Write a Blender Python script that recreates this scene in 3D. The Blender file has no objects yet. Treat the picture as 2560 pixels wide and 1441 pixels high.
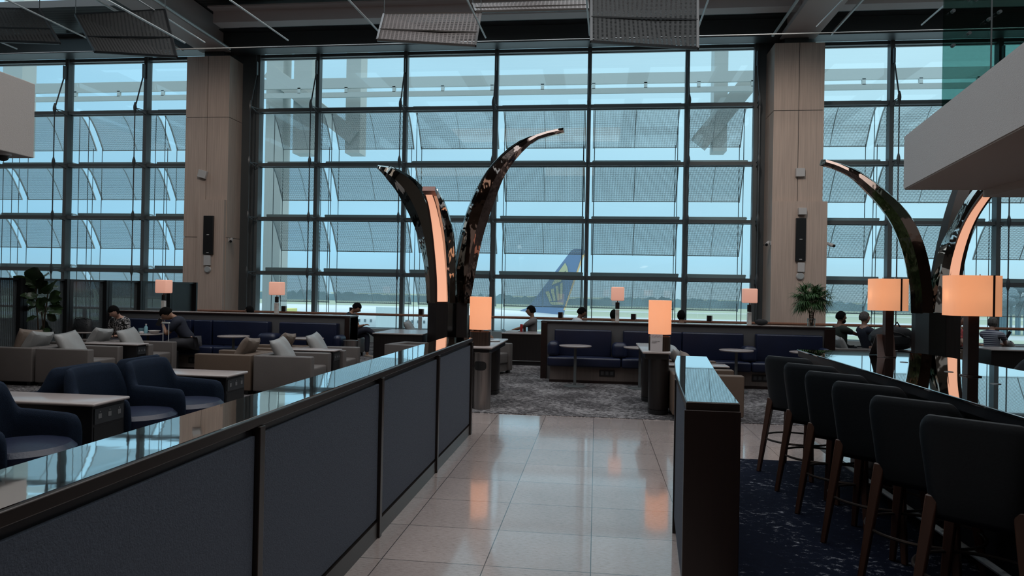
import bpy, bmesh, math, random
from mathutils import Vector, Matrix
random.seed(7)
PI = math.pi
C = bpy.context.scene.collection
SC = bpy.context.scene

# ------------------------------------------------------------------ camera
F = 1749.0; H = 1.56
YAW = math.atan(211 / F); PIT = 0.0043; ROLL = 0.019
cy_, sy_, cp_, sp_ = math.cos(YAW), math.sin(YAW), math.cos(PIT), math.sin(PIT)
Fw = Vector((-sy_ * cp_, cy_ * cp_, sp_)); Rw = Vector((cy_, sy_, 0)); Uw = Vector((sy_ * sp_, -cy_ * sp_, cp_))
Rc = math.cos(ROLL) * Rw + math.sin(ROLL) * Uw
Uc = -math.sin(ROLL) * Rw + math.cos(ROLL) * Uw
cam_d = bpy.data.cameras.new('camera'); cam = bpy.data.objects.new('camera', cam_d); C.objects.link(cam)
M = Matrix((Rc, Uc, -Fw)).transposed().to_4x4(); M.translation = Vector((0, 0, H)); cam.matrix_world = M
cam_d.sensor_width = 36; cam_d.lens = F * 36 / 2560; cam_d.clip_end = 3000; cam_d.clip_start = .05
SC.camera = cam

def _ray(x, y): return (x - 1280) * Rc + (720.5 - y) * Uc + F * Fw
def atY(x, y, Y):            # the point of the vertical plane at depth Y seen at a picture position
    d = _ray(x, y); t = Y / d.y
    return Vector((d.x * t, Y, H + d.z * t))
def atZ(x, y, z=0.0):        # the point at height z seen at a picture position
    d = _ray(x, y); t = (z - H) / d.z
    return Vector((d.x * t, d.y * t, z))

# ------------------------------------------------------------------ materials
MATS = {}
def _new(name):
    m = bpy.data.materials.new(name); m.use_nodes = True
    nt = m.node_tree; return m, nt, nt.nodes, nt.links, nt.nodes['Principled BSDF']
def mat(name, col, rough=.6, metal=0., var=0., vscale=8., bump=0., bscale=40., spec=.5, stretch=(1, 1, 1), coat=0., sheen=0.):
    if name in MATS: return MATS[name]
    m, nt, N, L, P = _new(name)
    P.inputs['Base Color'].default_value = (*col, 1); P.inputs['Roughness'].default_value = rough
    P.inputs['Metallic'].default_value = metal; P.inputs['Specular IOR Level'].default_value = spec
    P.inputs['Coat Weight'].default_value = coat; P.inputs['Sheen Weight'].default_value = sheen
    tc = N.new('ShaderNodeTexCoord'); mp = N.new('ShaderNodeMapping'); mp.inputs['Scale'].default_value = stretch
    L.new(tc.outputs['Object'], mp.inputs['Vector'])
    if var:
        n = N.new('ShaderNodeTexNoise'); n.inputs['Scale'].default_value = vscale; n.inputs['Detail'].default_value = 4
        L.new(mp.outputs[0], n.inputs['Vector'])
        r = N.new('ShaderNodeValToRGB')
        r.color_ramp.elements[0].position = .3; r.color_ramp.elements[1].position = .7
        r.color_ramp.elements[0].color = (*[c * (1 - var) for c in col], 1)
        r.color_ramp.elements[1].color = (*[min(1, c * (1 + var)) for c in col], 1)
        L.new(n.outputs['Fac'], r.inputs['Fac']); L.new(r.outputs['Color'], P.inputs['Base Color'])
    if bump:
        n = N.new('ShaderNodeTexNoise'); n.inputs['Scale'].default_value = bscale; n.inputs['Detail'].default_value = 3
        L.new(mp.outputs[0], n.inputs['Vector'])
        b = N.new('ShaderNodeBump'); b.inputs['Strength'].default_value = bump; b.inputs['Distance'].default_value = .02
        L.new(n.outputs['Fac'], b.inputs['Height']); L.new(b.outputs[0], P.inputs['Normal'])
    MATS[name] = m; return m
def lampcloth(name, col, s):
    m, nt, N, L, P = _new(name)
    P.inputs['Base Color'].default_value = (.45, .36, .30, 1); P.inputs['Roughness'].default_value = .8; P.inputs['Specular IOR Level'].default_value = .1
    P.inputs['Emission Color'].default_value = (*col, 1); P.inputs['Emission Strength'].default_value = s
    t = N.new('ShaderNodeBsdfTranslucent'); t.inputs[0].default_value = (.42, .25, .15, 1); a = N.new('ShaderNodeAddShader')
    L.new(P.outputs[0], a.inputs[0]); L.new(t.outputs[0], a.inputs[1]); L.new(a.outputs[0], N['Material Output'].inputs[0]); MATS[name] = m; return m
def bulb(x, y, z, p, w=.03):
    ld = bpy.data.lights.new('lamp_bulb', 'POINT'); ld.energy = p; ld.shadow_soft_size = w; ld.color = (1, .70, .50)
    lo = bpy.data.objects.new('lamp_bulb', ld); C.objects.link(lo); lo.location = (x, y, z)
def emis(name, col, s, dark=None):
    m, nt, N, L, P = _new(name)
    P.inputs['Base Color'].default_value = (*[min(.8, c) for c in col], 1); P.inputs['Roughness'].default_value = .7
    P.inputs['Emission Color'].default_value = (*col, 1); P.inputs['Emission Strength'].default_value = s
    MATS[name] = m; return m
def math_(N, L, op, a, b=None, c=None):
    n = N.new('ShaderNodeMath'); n.operation = op
    for i, v in enumerate((a, b, c)):
        if v is None: continue
        if isinstance(v, (int, float)): n.inputs[i].default_value = v
        else: L.new(v, n.inputs[i])
    return n.outputs[0]
def glass(name, tint, gloss=.07, rough=.02):
    m, nt, N, L, P = _new(name); N.remove(P)
    t = N.new('ShaderNodeBsdfTransparent'); t.inputs[0].default_value = (*tint, 1)
    g = N.new('ShaderNodeBsdfGlossy'); g.inputs['Roughness'].default_value = rough; g.inputs[0].default_value = (.9, .95, .95, 1)
    fr = N.new('ShaderNodeFresnel'); fr.inputs[0].default_value = 1.35
    f2 = math_(N, L, 'MULTIPLY_ADD', fr.outputs[0], .6, gloss)
    mx = N.new('ShaderNodeMixShader'); L.new(f2, mx.inputs[0]); L.new(t.outputs[0], mx.inputs[1]); L.new(g.outputs[0], mx.inputs[2])
    L.new(mx.outputs[0], N['Material Output'].inputs[0]); MATS[name] = m; return m
def perforated(name, col, pitch, rad, pitch_v=None, metal=0., rough=.5, transl=0.):
    # sheet metal with round holes punched on a grid laid out in the panel's own UV metres
    m, nt, N, L, P = _new(name)
    P.inputs['Base Color'].default_value = (*col, 1); P.inputs['Roughness'].default_value = rough; P.inputs['Metallic'].default_value = metal
    uv = N.new('ShaderNodeUVMap'); uv.uv_map = 'UV'; s = N.new('ShaderNodeSeparateXYZ'); L.new(uv.outputs[0], s.inputs[0])
    pv = pitch_v or pitch
    u = math_(N, L, 'SUBTRACT', math_(N, L, 'FRACT', math_(N, L, 'DIVIDE', s.outputs[0], pitch)), .5)
    v = math_(N, L, 'SUBTRACT', math_(N, L, 'FRACT', math_(N, L, 'DIVIDE', s.outputs[1], pv)), .5)
    if pv != pitch:
        inside = math_(N, L, 'MULTIPLY', math_(N, L, 'LESS_THAN', math_(N, L, 'ABSOLUTE', u), rad), math_(N, L, 'LESS_THAN', math_(N, L, 'ABSOLUTE', v), .22))
    else:
        inside = math_(N, L, 'LESS_THAN', math_(N, L, 'ADD', math_(N, L, 'MULTIPLY', u, u), math_(N, L, 'MULTIPLY', v, v)), rad * rad)
    t = N.new('ShaderNodeBsdfTransparent'); mx = N.new('ShaderNodeMixShader')
    L.new(inside, mx.inputs[0]); L.new(P.outputs[0], mx.inputs[1]); L.new(t.outputs[0], mx.inputs[2])
    L.new(mx.outputs[0], N['Material Output'].inputs[0]); MATS[name] = m; return m

def tiles_mat():
    m, nt, N, L, P = _new('granite_tiles')
    tc = N.new('ShaderNodeTexCoord'); s = N.new('ShaderNodeSeparateXYZ'); L.new(tc.outputs['Object'], s.inputs[0])
    fx = math_(N, L, 'FRACT', math_(N, L, 'DIVIDE', math_(N, L, 'ADD', s.outputs[0], 60.455), .5985))
    fy = math_(N, L, 'FRACT', math_(N, L, 'DIVIDE', math_(N, L, 'ADD', s.outputs[1], 60 - 4.475 + 60 * .0), .5945))
    d = .0035
    gx = math_(N, L, 'LESS_THAN', fx, d / .6 * 1.6); gy = math_(N, L, 'LESS_THAN', fy, d / .6 * 1.6)
    g = math_(N, L, 'MAXIMUM', gx, gy)
    # slight tone change from tile to tile
    ix = math_(N, L, 'FLOOR', math_(N, L, 'DIVIDE', math_(N, L, 'ADD', s.outputs[0], 60.455), .5985))
    iy = math_(N, L, 'FLOOR', math_(N, L, 'DIVIDE', math_(N, L, 'ADD', s.outputs[1], 60 - 4.475), .5945))
    cb = N.new('ShaderNodeCombineXYZ'); L.new(ix, cb.inputs[0]); L.new(iy, cb.inputs[1])
    wn = N.new('ShaderNodeTexWhiteNoise'); wn.noise_dimensions = '2D'; L.new(cb.outputs[0], wn.inputs['Vector'])
    mp = N.new('ShaderNodeMapping'); mp.inputs['Scale'].default_value = (14, 60, 20); mp.inputs['Rotation'].default_value = (0, 0, .12)
    L.new(tc.outputs['Object'], mp.inputs['Vector'])
    n1 = N.new('ShaderNodeTexNoise'); n1.inputs['Scale'].default_value = 1.8; n1.inputs['Detail'].default_value = 8; n1.inputs['Roughness'].default_value = .82
    L.new(mp.outputs[0], n1.inputs['Vector'])
    n2 = N.new('ShaderNodeTexNoise'); n2.inputs['Scale'].default_value = 2.2; n2.inputs['Detail'].default_value = 3; L.new(tc.outputs['Object'], n2.inputs['Vector'])
    r = N.new('ShaderNodeValToRGB'); e = r.color_ramp.elements
    e[0].position = .30; e[0].color = (.09, .07, .065, 1); e[1].position = .62; e[1].color = (.50, .425, .40, 1)
    x = e.new(.44); x.color = (.40, .33, .305, 1)
    L.new(n1.outputs['Fac'], r.inputs['Fac'])
    t = math_(N, L, 'MULTIPLY_ADD', wn.outputs['Value'], .16, math_(N, L, 'MULTIPLY_ADD', n2.outputs['Fac'], .3, .78))
    hs = N.new('ShaderNodeHueSaturation'); L.new(r.outputs[0], hs.inputs['Color']); L.new(t, hs.inputs['Value'])
    mx = N.new('ShaderNodeMixRGB'); mx.inputs[2].default_value = (.06, .05, .05, 1); L.new(g, mx.inputs[0]); L.new(hs.outputs[0], mx.inputs[1])
    L.new(mx.outputs[0], P.inputs['Base Color'])
    P.inputs['Roughness'].default_value = .17; P.inputs['IOR'].default_value = 1.75; P.inputs['Coat Weight'].default_value = .75; P.inputs['Coat Roughness'].default_value = .07; P.inputs['Coat IOR'].default_value = 1.7
    MATS['granite_tiles'] = m; return m

def carpet_mat(name, base, fleck, thr, rot=.35):
    m, nt, N, L, P = _new(name)
    tc = N.new('ShaderNodeTexCoord'); mp = N.new('ShaderNodeMapping'); mp.inputs['Rotation'].default_value = (0, 0, rot); mp.inputs['Scale'].default_value = (5.5, 9, 1)
    L.new(tc.outputs['Object'], mp.inputs['Vector'])
    n1 = N.new('ShaderNodeTexNoise'); n1.inputs['Scale'].default_value = 2.4; n1.inputs['Detail'].default_value = 10; n1.inputs['Roughness'].default_value = .78
    L.new(mp.outputs[0], n1.inputs['Vector'])
    n2 = N.new('ShaderNodeTexNoise'); n2.inputs['Scale'].default_value = 1.7; n2.inputs['Detail'].default_value = 2; L.new(tc.outputs['Object'], n2.inputs['Vector'])
    f = math_(N, L, 'MULTIPLY_ADD', n2.outputs['Fac'], .25, n1.outputs['Fac'])
    r = N.new('ShaderNodeValToRGB'); e = r.color_ramp.elements
    e[0].position = thr; e[0].color = (*base, 1); e[1].position = thr + .06; e[1].color = (*fleck, 1)
    z = e.new(thr - .18); z.color = (*[c * .65 for c in base], 1)
    L.new(f, r.inputs['Fac']); L.new(r.outputs[0], P.inputs['Base Color'])
    P.inputs['Roughness'].default_value = .95; P.inputs['Specular IOR Level'].default_value = .1
    b = N.new('ShaderNodeBump'); b.inputs['Strength'].default_value = .3; b.inputs['Distance'].default_value = .01
    n3 = N.new('ShaderNodeTexNoise'); n3.inputs['Scale'].default_value = 220; L.new(tc.outputs['Object'], n3.inputs['Vector'])
    L.new(n3.outputs['Fac'], b.inputs['Height']); L.new(b.outputs[0], P.inputs['Normal'])
    MATS[name] = m; return m

def stripes_mat(name, a, b, freq, axis=0, rough=.5, metal=0., ramp=.5, transp=0.):
    m, nt, N, L, P = _new(name)
    tc = N.new('ShaderNodeTexCoord'); s = N.new('ShaderNodeSeparateXYZ'); L.new(tc.outputs['Object'], s.inputs[0])
    f = math_(N, L, 'FRACT', math_(N, L, 'MULTIPLY', s.outputs[axis], freq))
    g = math_(N, L, 'LESS_THAN', f, ramp)
    mx = N.new('ShaderNodeMixRGB'); mx.inputs[1].default_value = (*a, 1); mx.inputs[2].default_value = (*b, 1); L.new(g, mx.inputs[0])
    L.new(mx.outputs[0], P.inputs['Base Color']); P.inputs['Roughness'].default_value = rough; P.inputs['Metallic'].default_value = metal
    if transp:
        t = N.new('ShaderNodeBsdfTransparent'); t.inputs[0].default_value = (.80, .84, .86, 1); ms = N.new('ShaderNodeMixShader')
        L.new(math_(N, L, 'MULTIPLY_ADD', g, -.35, transp), ms.inputs[0]); L.new(P.outputs[0], ms.inputs[1]); L.new(t.outputs[0], ms.inputs[2])
        L.new(ms.outputs[0], N['Material Output'].inputs[0])
    MATS[name] = m; return m

def wood(name, c, var=.12, rough=.55):
    return mat(name, c, rough=rough, var=var, vscale=1.4, stretch=(26, 26, .7))

T = tiles_mat()
CARP_G = carpet_mat('grey_patterned_carpet', (.055, .050, .052), (.26, .245, .245), .62)
CARP_B = carpet_mat('navy_flecked_carpet', (.0035, .006, .016), (.20, .205, .23), .70, .9)
WOODC = wood('pale_oak_cladding', (.50, .385, .32))
WOODD = wood('dark_walnut', (.015, .0065, .005), rough=.35)
WOODG = wood('greyed_wood_plinth', (.13, .105, .095))
WALL_W = mat('cream_plaster', (.52, .475, .45), .85, bump=.22, bscale=95)
SOFF = mat('taupe_soffit', (.44, .35, .30), .8)
STEEL_D = mat('dark_painted_steel', (.055, .062, .066), .4)
STEEL_F = mat('facade_grey_aluminium', (.095, .105, .108), .38)
STEEL_G = mat('grey_painted_steel', (.10, .11, .112), .4)
STEEL_L = mat('light_grey_metal', (.50, .52, .52), .4, .3)
BRONZE = mat('brown_ceiling_metal', (.56, .48, .46), .6)
DECK = stripes_mat('ribbed_ceiling_deck', (.10, .09, .085), (.05, .046, .045), 6, 1)
CLADG = mat('grey_window_cladding', (.30, .335, .335), .5)
GLASSM = glass('clear_window_glass', (.90, .97, .985), .03)
GLASSG = glass('green_tinted_glass', (.42, .60, .56), .10)
PERF = perforated('perforated_shade_metal', (.64, .66, .65), .032, .36)
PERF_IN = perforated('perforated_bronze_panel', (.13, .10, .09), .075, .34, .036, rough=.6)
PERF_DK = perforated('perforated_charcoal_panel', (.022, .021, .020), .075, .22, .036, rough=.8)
BLK = mat('black_laminate', (.010, .010, .012), .35)
BLKW = stripes_mat('black_ribbed_timber', (.016, .011, .010), (.006, .005, .005), 60, 0, .4)
MIRROR = mat('polished_bronze_mirror', (.80, .81, .80), .03, 1., bump=.025, bscale=3.0)
BARTOP = mat('polished_black_stone', (.78, .82, .84), .02, 1., bump=.006, bscale=2)
RIM = mat('dark_bronze_trim', (.045, .036, .032), .3, .6)
FABP = mat('slate_woven_panel', (.056, .070, .096), .85, var=.12, vscale=60, bump=.3, bscale=160)
WHT = mat('white_stone_top', (.40, .35, .335), .2)
NAVY = mat('navy_leather', (.0065, .011, .034), .38, var=.15, vscale=3, bump=.08, bscale=60)
NAVYF = mat('navy_fabric', (.006, .013, .028), .8, spec=.15, var=.12, vscale=30, bump=.25, bscale=200)
GREYU = mat('greige_leather', (.125, .110, .103), .55, var=.05, vscale=4, bump=.06, bscale=80)
TANU = mat('tan_leather', (.12, .083, .060), .55, var=.05, vscale=4, bump=.06, bscale=80)
PILG = mat('silver_grey_cushion', (.30, .30, .295), .42, var=.05, vscale=6, bump=.12, bscale=30)
PILT = mat('taupe_cushion', (.17, .13, .105), .6, var=.08, vscale=6, bump=.12, bscale=30)
STOOLF = mat('charcoal_green_leather', (.009, .0125, .016), .55, spec=.3, bump=.05, bscale=90)
STEELB = mat('brushed_steel', (.42, .38, .36), .32, 1., var=.15, vscale=2, stretch=(40, 40, .5))
CHROME2 = mat('wavy_bright_steel', (.55, .55, .53), .03, 1., bump=.6, bscale=2.6, stretch=(1, 1, .45))
CHROME = mat('wavy_polished_steel', (.30, .31, .30), .03, 1., bump=.55, bscale=2.2, stretch=(1, 1, .55))
BRMIR = mat('wavy_bronze_mirror', (.34, .24, .20), .05, 1., bump=.7, bscale=2.6, stretch=(1, 1, .6))
SHADE_E = lampcloth('glowing_lamp_fabric', (1.0, .46, .23), .38)
SHADE_S = emis('glowing_small_lamp_fabric', (1.0, .47, .35), .40)
STRIP_E = emis('glowing_light_strip', (1.0, .47, .30), .74)
MARBLE = mat('white_veined_marble', (.50, .47, .44), .25, var=.28, vscale=9)
DRUM = stripes_mat('ribbed_bronze_drum', (.10, .065, .05), (.03, .02, .016), 70, 0, .35, .5)
LEAF = mat('dark_green_leaf', (.025, .05, .018), .35, var=.3, vscale=6)
PALM = mat('palm_leaf_green', (.045, .11, .03), .5, var=.35, vscale=9)
STEM = mat('brown_plant_stem', (.06, .04, .025), .8)
RAILW = wood('reddish_wood_rail', (.26, .11, .065), rough=.4)
PLAST_W = mat('white_plastic', (.52, .50, .49), .45)
PLAST_K = mat('black_plastic', (.008, .008, .009), .4)
CLEARP = glass('clear_acrylic', (.85, .9, .9), .15)
FLUTE = stripes_mat('fluted_glass', (.13, .145, .15), (.05, .06, .065), 28, 1, .2, 0., .5, .50)
PAPER = mat('white_card', (.62, .58, .58), .6)
INK = mat('grey_printing_ink', (.12, .11, .12), .7)
INKR = mat('red_printing_ink', (.45, .12, .10), .7)
SKIN1 = mat('light_brown_skin', (.30, .16, .10), .55)
SKIN2 = mat('brown_skin', (.19, .095, .06), .55)
SKIN3 = mat('fair_skin', (.42, .24, .18), .55)
HAIRK = mat('black_hair', (.004, .0035, .0035), .85, spec=.1, bump=.4, bscale=120)
HAIRG = mat('grey_hair', (.10, .09, .085), .8, spec=.2, var=.4, vscale=40, bump=.4, bscale=120)

# ------------------------------------------------------------------ mesh helpers
class MB:
    def __init__(s): s.v = []; s.f = []; s.uv = None
    def add(s, vs, fs):
        o = len(s.v); s.v += [tuple(v) for v in vs]; s.f += [tuple(i + o for i in f) for f in fs]; return s
    def box(s, x0, x1, y0, y1, z0, z1):
        vs = [(x, y, z) for z in (z0, z1) for y in (y0, y1) for x in (x0, x1)]
        return s.add(vs, [(0, 2, 3, 1), (4, 5, 7, 6), (0, 1, 5, 4), (2, 6, 7, 3), (0, 4, 6, 2), (1, 3, 7, 5)])
    def obox(s, mtx, hx, hy, hz):
        vs = [mtx @ Vector((x, y, z)) for z in (-hz, hz) for y in (-hy, hy) for x in (-hx, hx)]
        return s.add(vs, [(0, 2, 3, 1), (4, 5, 7, 6), (0, 1, 5, 4), (2, 6, 7, 3), (0, 4, 6, 2), (1, 3, 7, 5)])
    def prism(s, pts, z0, z1):
        n = len(pts); vs = [(p[0], p[1], z0) for p in pts] + [(p[0], p[1], z1) for p in pts]
        return s.add(vs, [tuple(range(n))[::-1], tuple(range(n, 2 * n))] + [(i, (i + 1) % n, n + (i + 1) % n, n + i) for i in range(n)])
    def loft(s, rings, cap=True, close=True):
        n = len(rings[0]); vs = [v for r in rings for v in r]; fs = []
        for k in range(len(rings) - 1):
            for i in range(n if close else n - 1):
                j = (i + 1) % n; fs.append((k * n + i, k * n + j, (k + 1) * n + j, (k + 1) * n + i))
        if cap: fs.append(tuple(range(n))[::-1]); fs.append(tuple(range((len(rings) - 1) * n, len(rings) * n)))
        return s.add(vs, fs)
    def tube(s, pts, r, n=8, cap=True):
        pts = [Vector(p) for p in pts]; rings = []
        rs = r if isinstance(r, (list, tuple)) else [r] * len(pts)
        u = None
        for i, p in enumerate(pts):
            d = (pts[min(i + 1, len(pts) - 1)] - pts[max(i - 1, 0)]).normalized()
            if u is None: u = d.orthogonal().normalized()
            u = (u - d * u.dot(d)).normalized(); w = d.cross(u)
            rings.append([p + rs[i] * (math.cos(a) * u + math.sin(a) * w) for a in (2 * PI * k / n for k in range(n))])
        return s.loft(rings, cap)
    def lathe(s, prof, c=(0, 0, 0), n=24, sx=1., sy=1.):
        rings = [[(c[0] + sx * r * math.cos(2 * PI * k / n), c[1] + sy * r * math.sin(2 * PI * k / n), c[2] + z) for k in range(n)] for r, z in prof]
        return s.loft(rings)
    def ball(s, c, r, sc=(1, 1, 1), nu=14, nv=10):
        rings = []
        for j in range(nv + 1):
            ph = -PI / 2 + PI * (j + .02) / (nv + .04)
            rings.append([(c[0] + r * sc[0] * math.cos(ph) * math.cos(2 * PI * k / nu), c[1] + r * sc[1] * math.cos(ph) * math.sin(2 * PI * k / nu), c[2] + r * sc[2] * math.sin(ph)) for k in range(nu)])
        return s.loft(rings)
    def torus(s, c, R, r, n=32, m=8, sy=1.):
        rings = [[(c[0] + (R + r * math.cos(b)) * math.cos(a), c[1] + sy * (R + r * math.cos(b)) * math.sin(a), c[2] + r * math.sin(b)) for b in (2 * PI * j / m for j in range(m))] for a in (2 * PI * i / n for i in range(n + 1))]
        return s.loft(rings, False)
    def xf(s, m):
        s.v = [tuple(m @ Vector(v)) for v in s.v]; return s
    def build(s, name, m, parent=None, bevel=0., seg=2, smooth=True, sub=0):
        me = bpy.data.meshes.new(name); me.from_pydata(s.v, [], s.f); me.update()
        if s.uv:
            ul = me.uv_layers.new(name='UV')
            for p in me.polygons:
                for li, vi in zip(p.loop_indices, p.vertices): ul.data[li].uv = s.uv[vi]
        bm = bmesh.new(); bm.from_mesh(me); bmesh.ops.recalc_face_normals(bm, faces=bm.faces); bm.to_mesh(me); bm.free()
        me.materials.append(m)
        o = bpy.data.objects.new(name, me); C.objects.link(o)
        if parent is not None:
            o.parent = parent; o.matrix_parent_inverse = pinv(parent)
        if bevel:
            b = o.modifiers.new('bevel', 'BEVEL'); b.width = bevel; b.segments = seg; b.limit_method = 'ANGLE'; b.angle_limit = .6
        if sub:
            b = o.modifiers.new('sub', 'SUBSURF'); b.levels = sub; b.render_levels = sub
        if smooth:
            me.shade_smooth()
            if not sub and not (bevel and seg > 2): me.set_sharp_from_angle(angle=.6)
        return o
def wmat(o):
    m = Matrix.LocRotScale(o.location, o.rotation_euler, o.scale)
    if o.parent: m = wmat(o.parent) @ o.matrix_parent_inverse @ m
    return m
def pinv(p): return wmat(p).inverted()
def tag(o, label=None, cat=None, group=None, kind=None):
    if label: o['label'] = label
    if cat: o['category'] = cat
    if group: o['group'] = group
    if kind: o['kind'] = kind
    return o
def thing(name, label, cat, loc=(0, 0, 0), rz=0., group=None):
    o = bpy.data.objects.new(name, None); C.objects.link(o); o.empty_display_size = .1
    o.location = loc; o.rotation_euler = (0, 0, rz)
    return tag(o, label, cat, group)
def struct(name, mb, m, label, cat=None, bevel=0., smooth=False):
    return tag(mb.build(name, m, None, bevel, smooth=smooth), label, cat or name.split('_')[0], kind='structure')
def kids(o): return [c for c in bpy.data.objects if c.parent == o]
def dup(root, loc, rz, label=None, group=None):
    def cp(o, par):
        c = o.copy(); C.objects.link(c)
        if par is not None: c.parent = par; c.matrix_parent_inverse = o.matrix_parent_inverse.copy()
        for k in kids(o): cp(k, c)
        return c
    # children are parented with an inverse taken when the original stood at the origin
    r = cp(root, None); r.location = loc; r.rotation_euler = (0, 0, rz)
    if label: r['label'] = label
    if group: r['group'] = group
    return r
ORD = ['first', 'second', 'third', 'fourth', 'fifth', 'sixth', 'seventh', 'eighth', 'ninth', 'tenth', 'eleventh', 'twelfth']
def rotz(a): return Matrix.Rotation(a, 4, 'Z')

# ------------------------------------------------------------------ floor and carpets
struct('floor', MB().box(-24, 14, -14, 20.2, -.3, 0), T, 'pink-grey polished granite tile floor of the lounge', 'floor')
# ground carpets lie on the tiles
car = MB().box(-24, 14, 8.80, 19.9, .0, .006).build('patterned_carpet', CARP_G, smooth=False)
tag(car, 'grey mottled carpet laid under the sofas beyond the tiled walkway', 'carpet')
car = MB().box(-24, -1.63, -3, 8.80, .0, .006).build('lounge_carpet', CARP_G, smooth=False)
tag(car, 'dark carpet under the navy swivel chairs left of the long barrier', 'carpet')
car = MB().prism([(.72, -3), (.72, 3.4), (.70, 3.48), (.745, 4.04), (.82, 4.87), (.88, 5.45), (.94, 6.03), (.94, 6.88), (9, 6.88), (9, -3)], .0, .006).build('navy_carpet', CARP_B, smooth=False)
tag(car, 'navy carpet with pale flecks under the bar stools', 'carpet')

# ------------------------------------------------------------------ facade
YF = 20.0
ZT = [.35, 1.97, 3.59, 5.20, 6.83, 8.45]
bays = {1: ([-21.8, -19.1, -16.42, -13.79, -11.3], 'left'), 2: ([-10.16, -8.31, -5.64, -2.96, -.30, 2.41, 4.26], 'centre'), 3: ([5.55, 7.79, 10.50, 13.2], 'right')}
rod_mb = {}
for n, (xs, side) in bays.items():
    w = thing('window_%d' % n, '%s bay of the tall glass wall, dark metal grid and panes' % side, 'window', (xs[0], YF, .35)); tag(w, kind='structure')
    for x in xs:
        MB().box(x - .055, x + .055, YF - .16, YF + .02, .1, 9.3).box(x - .03, x + .03, YF + .03, YF + .12, .1, 9.3).build('mullion', STEEL_F, w, smooth=False)
    for z in ZT:
        MB().box(xs[0] + .055, xs[-1] - .055, YF - .12, YF + .02, z - .045, z + .05).box(xs[0], xs[-1], YF + .03, YF + .1, z - .06, z + .06).build('transom', STEEL_F, w, smooth=False)
    MB().box(xs[0], xs[-1], YF + .022, YF + .028, .35, 9.3).build('pane', GLASSM, w, smooth=False)
    MB().box(xs[0], xs[-1], YF - .05, YF + .1, -.3, .30).build('sill_panel', CLADG, w, smooth=False)
    # tension rods with spindle knuckles standing in front of the mullions
    for x in xs:
        r = MB(); yr = YF - .62
        r.tube([(x, yr, .05), (x, yr, 6.83)], .016, 6)
        for z in ZT[1:5]:
            r.lathe([(.016, -.17), (.045, -.06), (.05, 0), (.045, .06), (.016, .17)], (x, yr, z), 8)
            r.tube([(x, yr, z), (x + .04, YF - .1, z - .12)], .013, 5); r.tube([(x, yr, z), (x + .04, YF - .1, z + .03)], .013, 5)
        r.tube([(x, yr, 6.83), (x, YF - .25, 7.95)], .02, 6); r.box(x - .02, x + .02, YF - .3, YF - .1, 7.85, 8.25)
        r.build('tension_rod', STEEL_D, w)

# dark return walls between glass and columns
struct('trim_1', MB().box(-10.75, -10.20, 19.75, 20.3, 0, 9.3), STEEL_D, 'dark steel upright between left column and centre glass bay', 'trim')
struct('trim_2', MB().box(4.30, 5.4, 20.05, 20.35, 0, 9.3).box(4.31, 4.62, 19.9, 20.05, 0, 9.3), STEEL_D, 'dark steel upright between centre glass bay and right column', 'trim')
struct('trim_3', MB().box(-11.95, -10.7, 20.28, 20.4, 0, 9.3).box(5.35, 5.9, 20.2, 20.3, 0, 9.3), STEEL_D, 'dark closing strip behind the columns', 'trim')

def column(x0, x1, y0, plinth, label, right):
    c = thing('wall_column', label, 'column', ((x0 + x1) / 2, y0 + .6, 0))
    c.name = 'column'; tag(c, kind='structure')
    b = MB(); xm = (x0 + x1) / 2
    zs = [0, 2.95, 6.42, 8.2]; g = .008
    for k in range(3):
        z0, z1 = zs[k] + g, zs[k + 1] - g
        for a, bb in ((x0, xm - g), (xm + g, x1)):
            b.box(a, bb, y0, y0 + .45, z0, z1); b.box(a, bb, y0 + .46, y0 + 1.25, z0, z1)
    b.build('timber_cladding', WOODC, c, smooth=False)
    MB().box(x0 + .02, x1 - .02, y0 + .02, y0 + 1.2, 0, 8.18).build('core', STEEL_D, c, smooth=False)
    MB().box(xm - .3, xm + .3, y0 + .3, y0 + .9, 8.2, 9.0).build('steel_stub', STEEL_D, c, smooth=False)
    px0, px1, pz = plinth
    MB().box(px0, px1, y0 - .12, y0, 0, pz).build('raised_panel', WOODC, c, smooth=False)
    return c
colL = column(-11.92, -10.60, 19.0, (-11.42, -10.62, 4.02), 'oak clad square column on the left between the glass bays', False)
colR = column(4.53, 5.79, 19.0, (4.50, 5.88, 4.03), 'oak clad square column on the right behind the palm', True)

YP = 18.88
def wall_speaker(px0, px1, py0, py1, lab):
    a, b = atY(px0, py0, YP), atY(px1, py1, YP)
    s = thing('column_speaker', lab, 'speaker', ((a.x + b.x) / 2, YP, b.z), group=None)
    MB().box(a.x, b.x, YP - .07, YP, b.z, a.z).build('grille', PLAST_K, s, .006)
    cx = (a.x + b.x) / 2
    for zz in (b.z + .04, (a.z + b.z) / 2): MB().box(cx - .035, cx + .035, YP - .074, YP - .07, zz, zz + .02).build('badge', PLAST_W, s, smooth=False)
wall_speaker(512, 534, 540, 637, 'tall black line speaker set into the left oak column')
wall_speaker(1989, 2012, 546, 654, 'tall black line speaker on the right oak column')
def wall_box(px0, px1, py0, py1, name, lab, cat, d=.07, Y=YP, m=None, tilt=0):
    a, b = atY(px0, py0, Y), atY(px1, py1, Y); cx, cz = (a.x + b.x) / 2, (a.z + b.z) / 2
    mt = Matrix.Translation((cx, Y - d / 2, cz)) @ Matrix.Rotation(tilt, 4, 'Y')
    o = MB().obox(mt, (b.x - a.x) / 2, d / 2, (a.z - b.z) / 2).build(name, m or PLAST_W, None, .008); tag(o, lab, cat)
wall_box(512, 528, 639, 664, 'wall_box', 'small white box under the black speaker on left column', 'wall box')
wall_box(1993, 2010, 657, 681, 'wall_box', 'small white box under the black speaker on right column', 'wall box')
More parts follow.
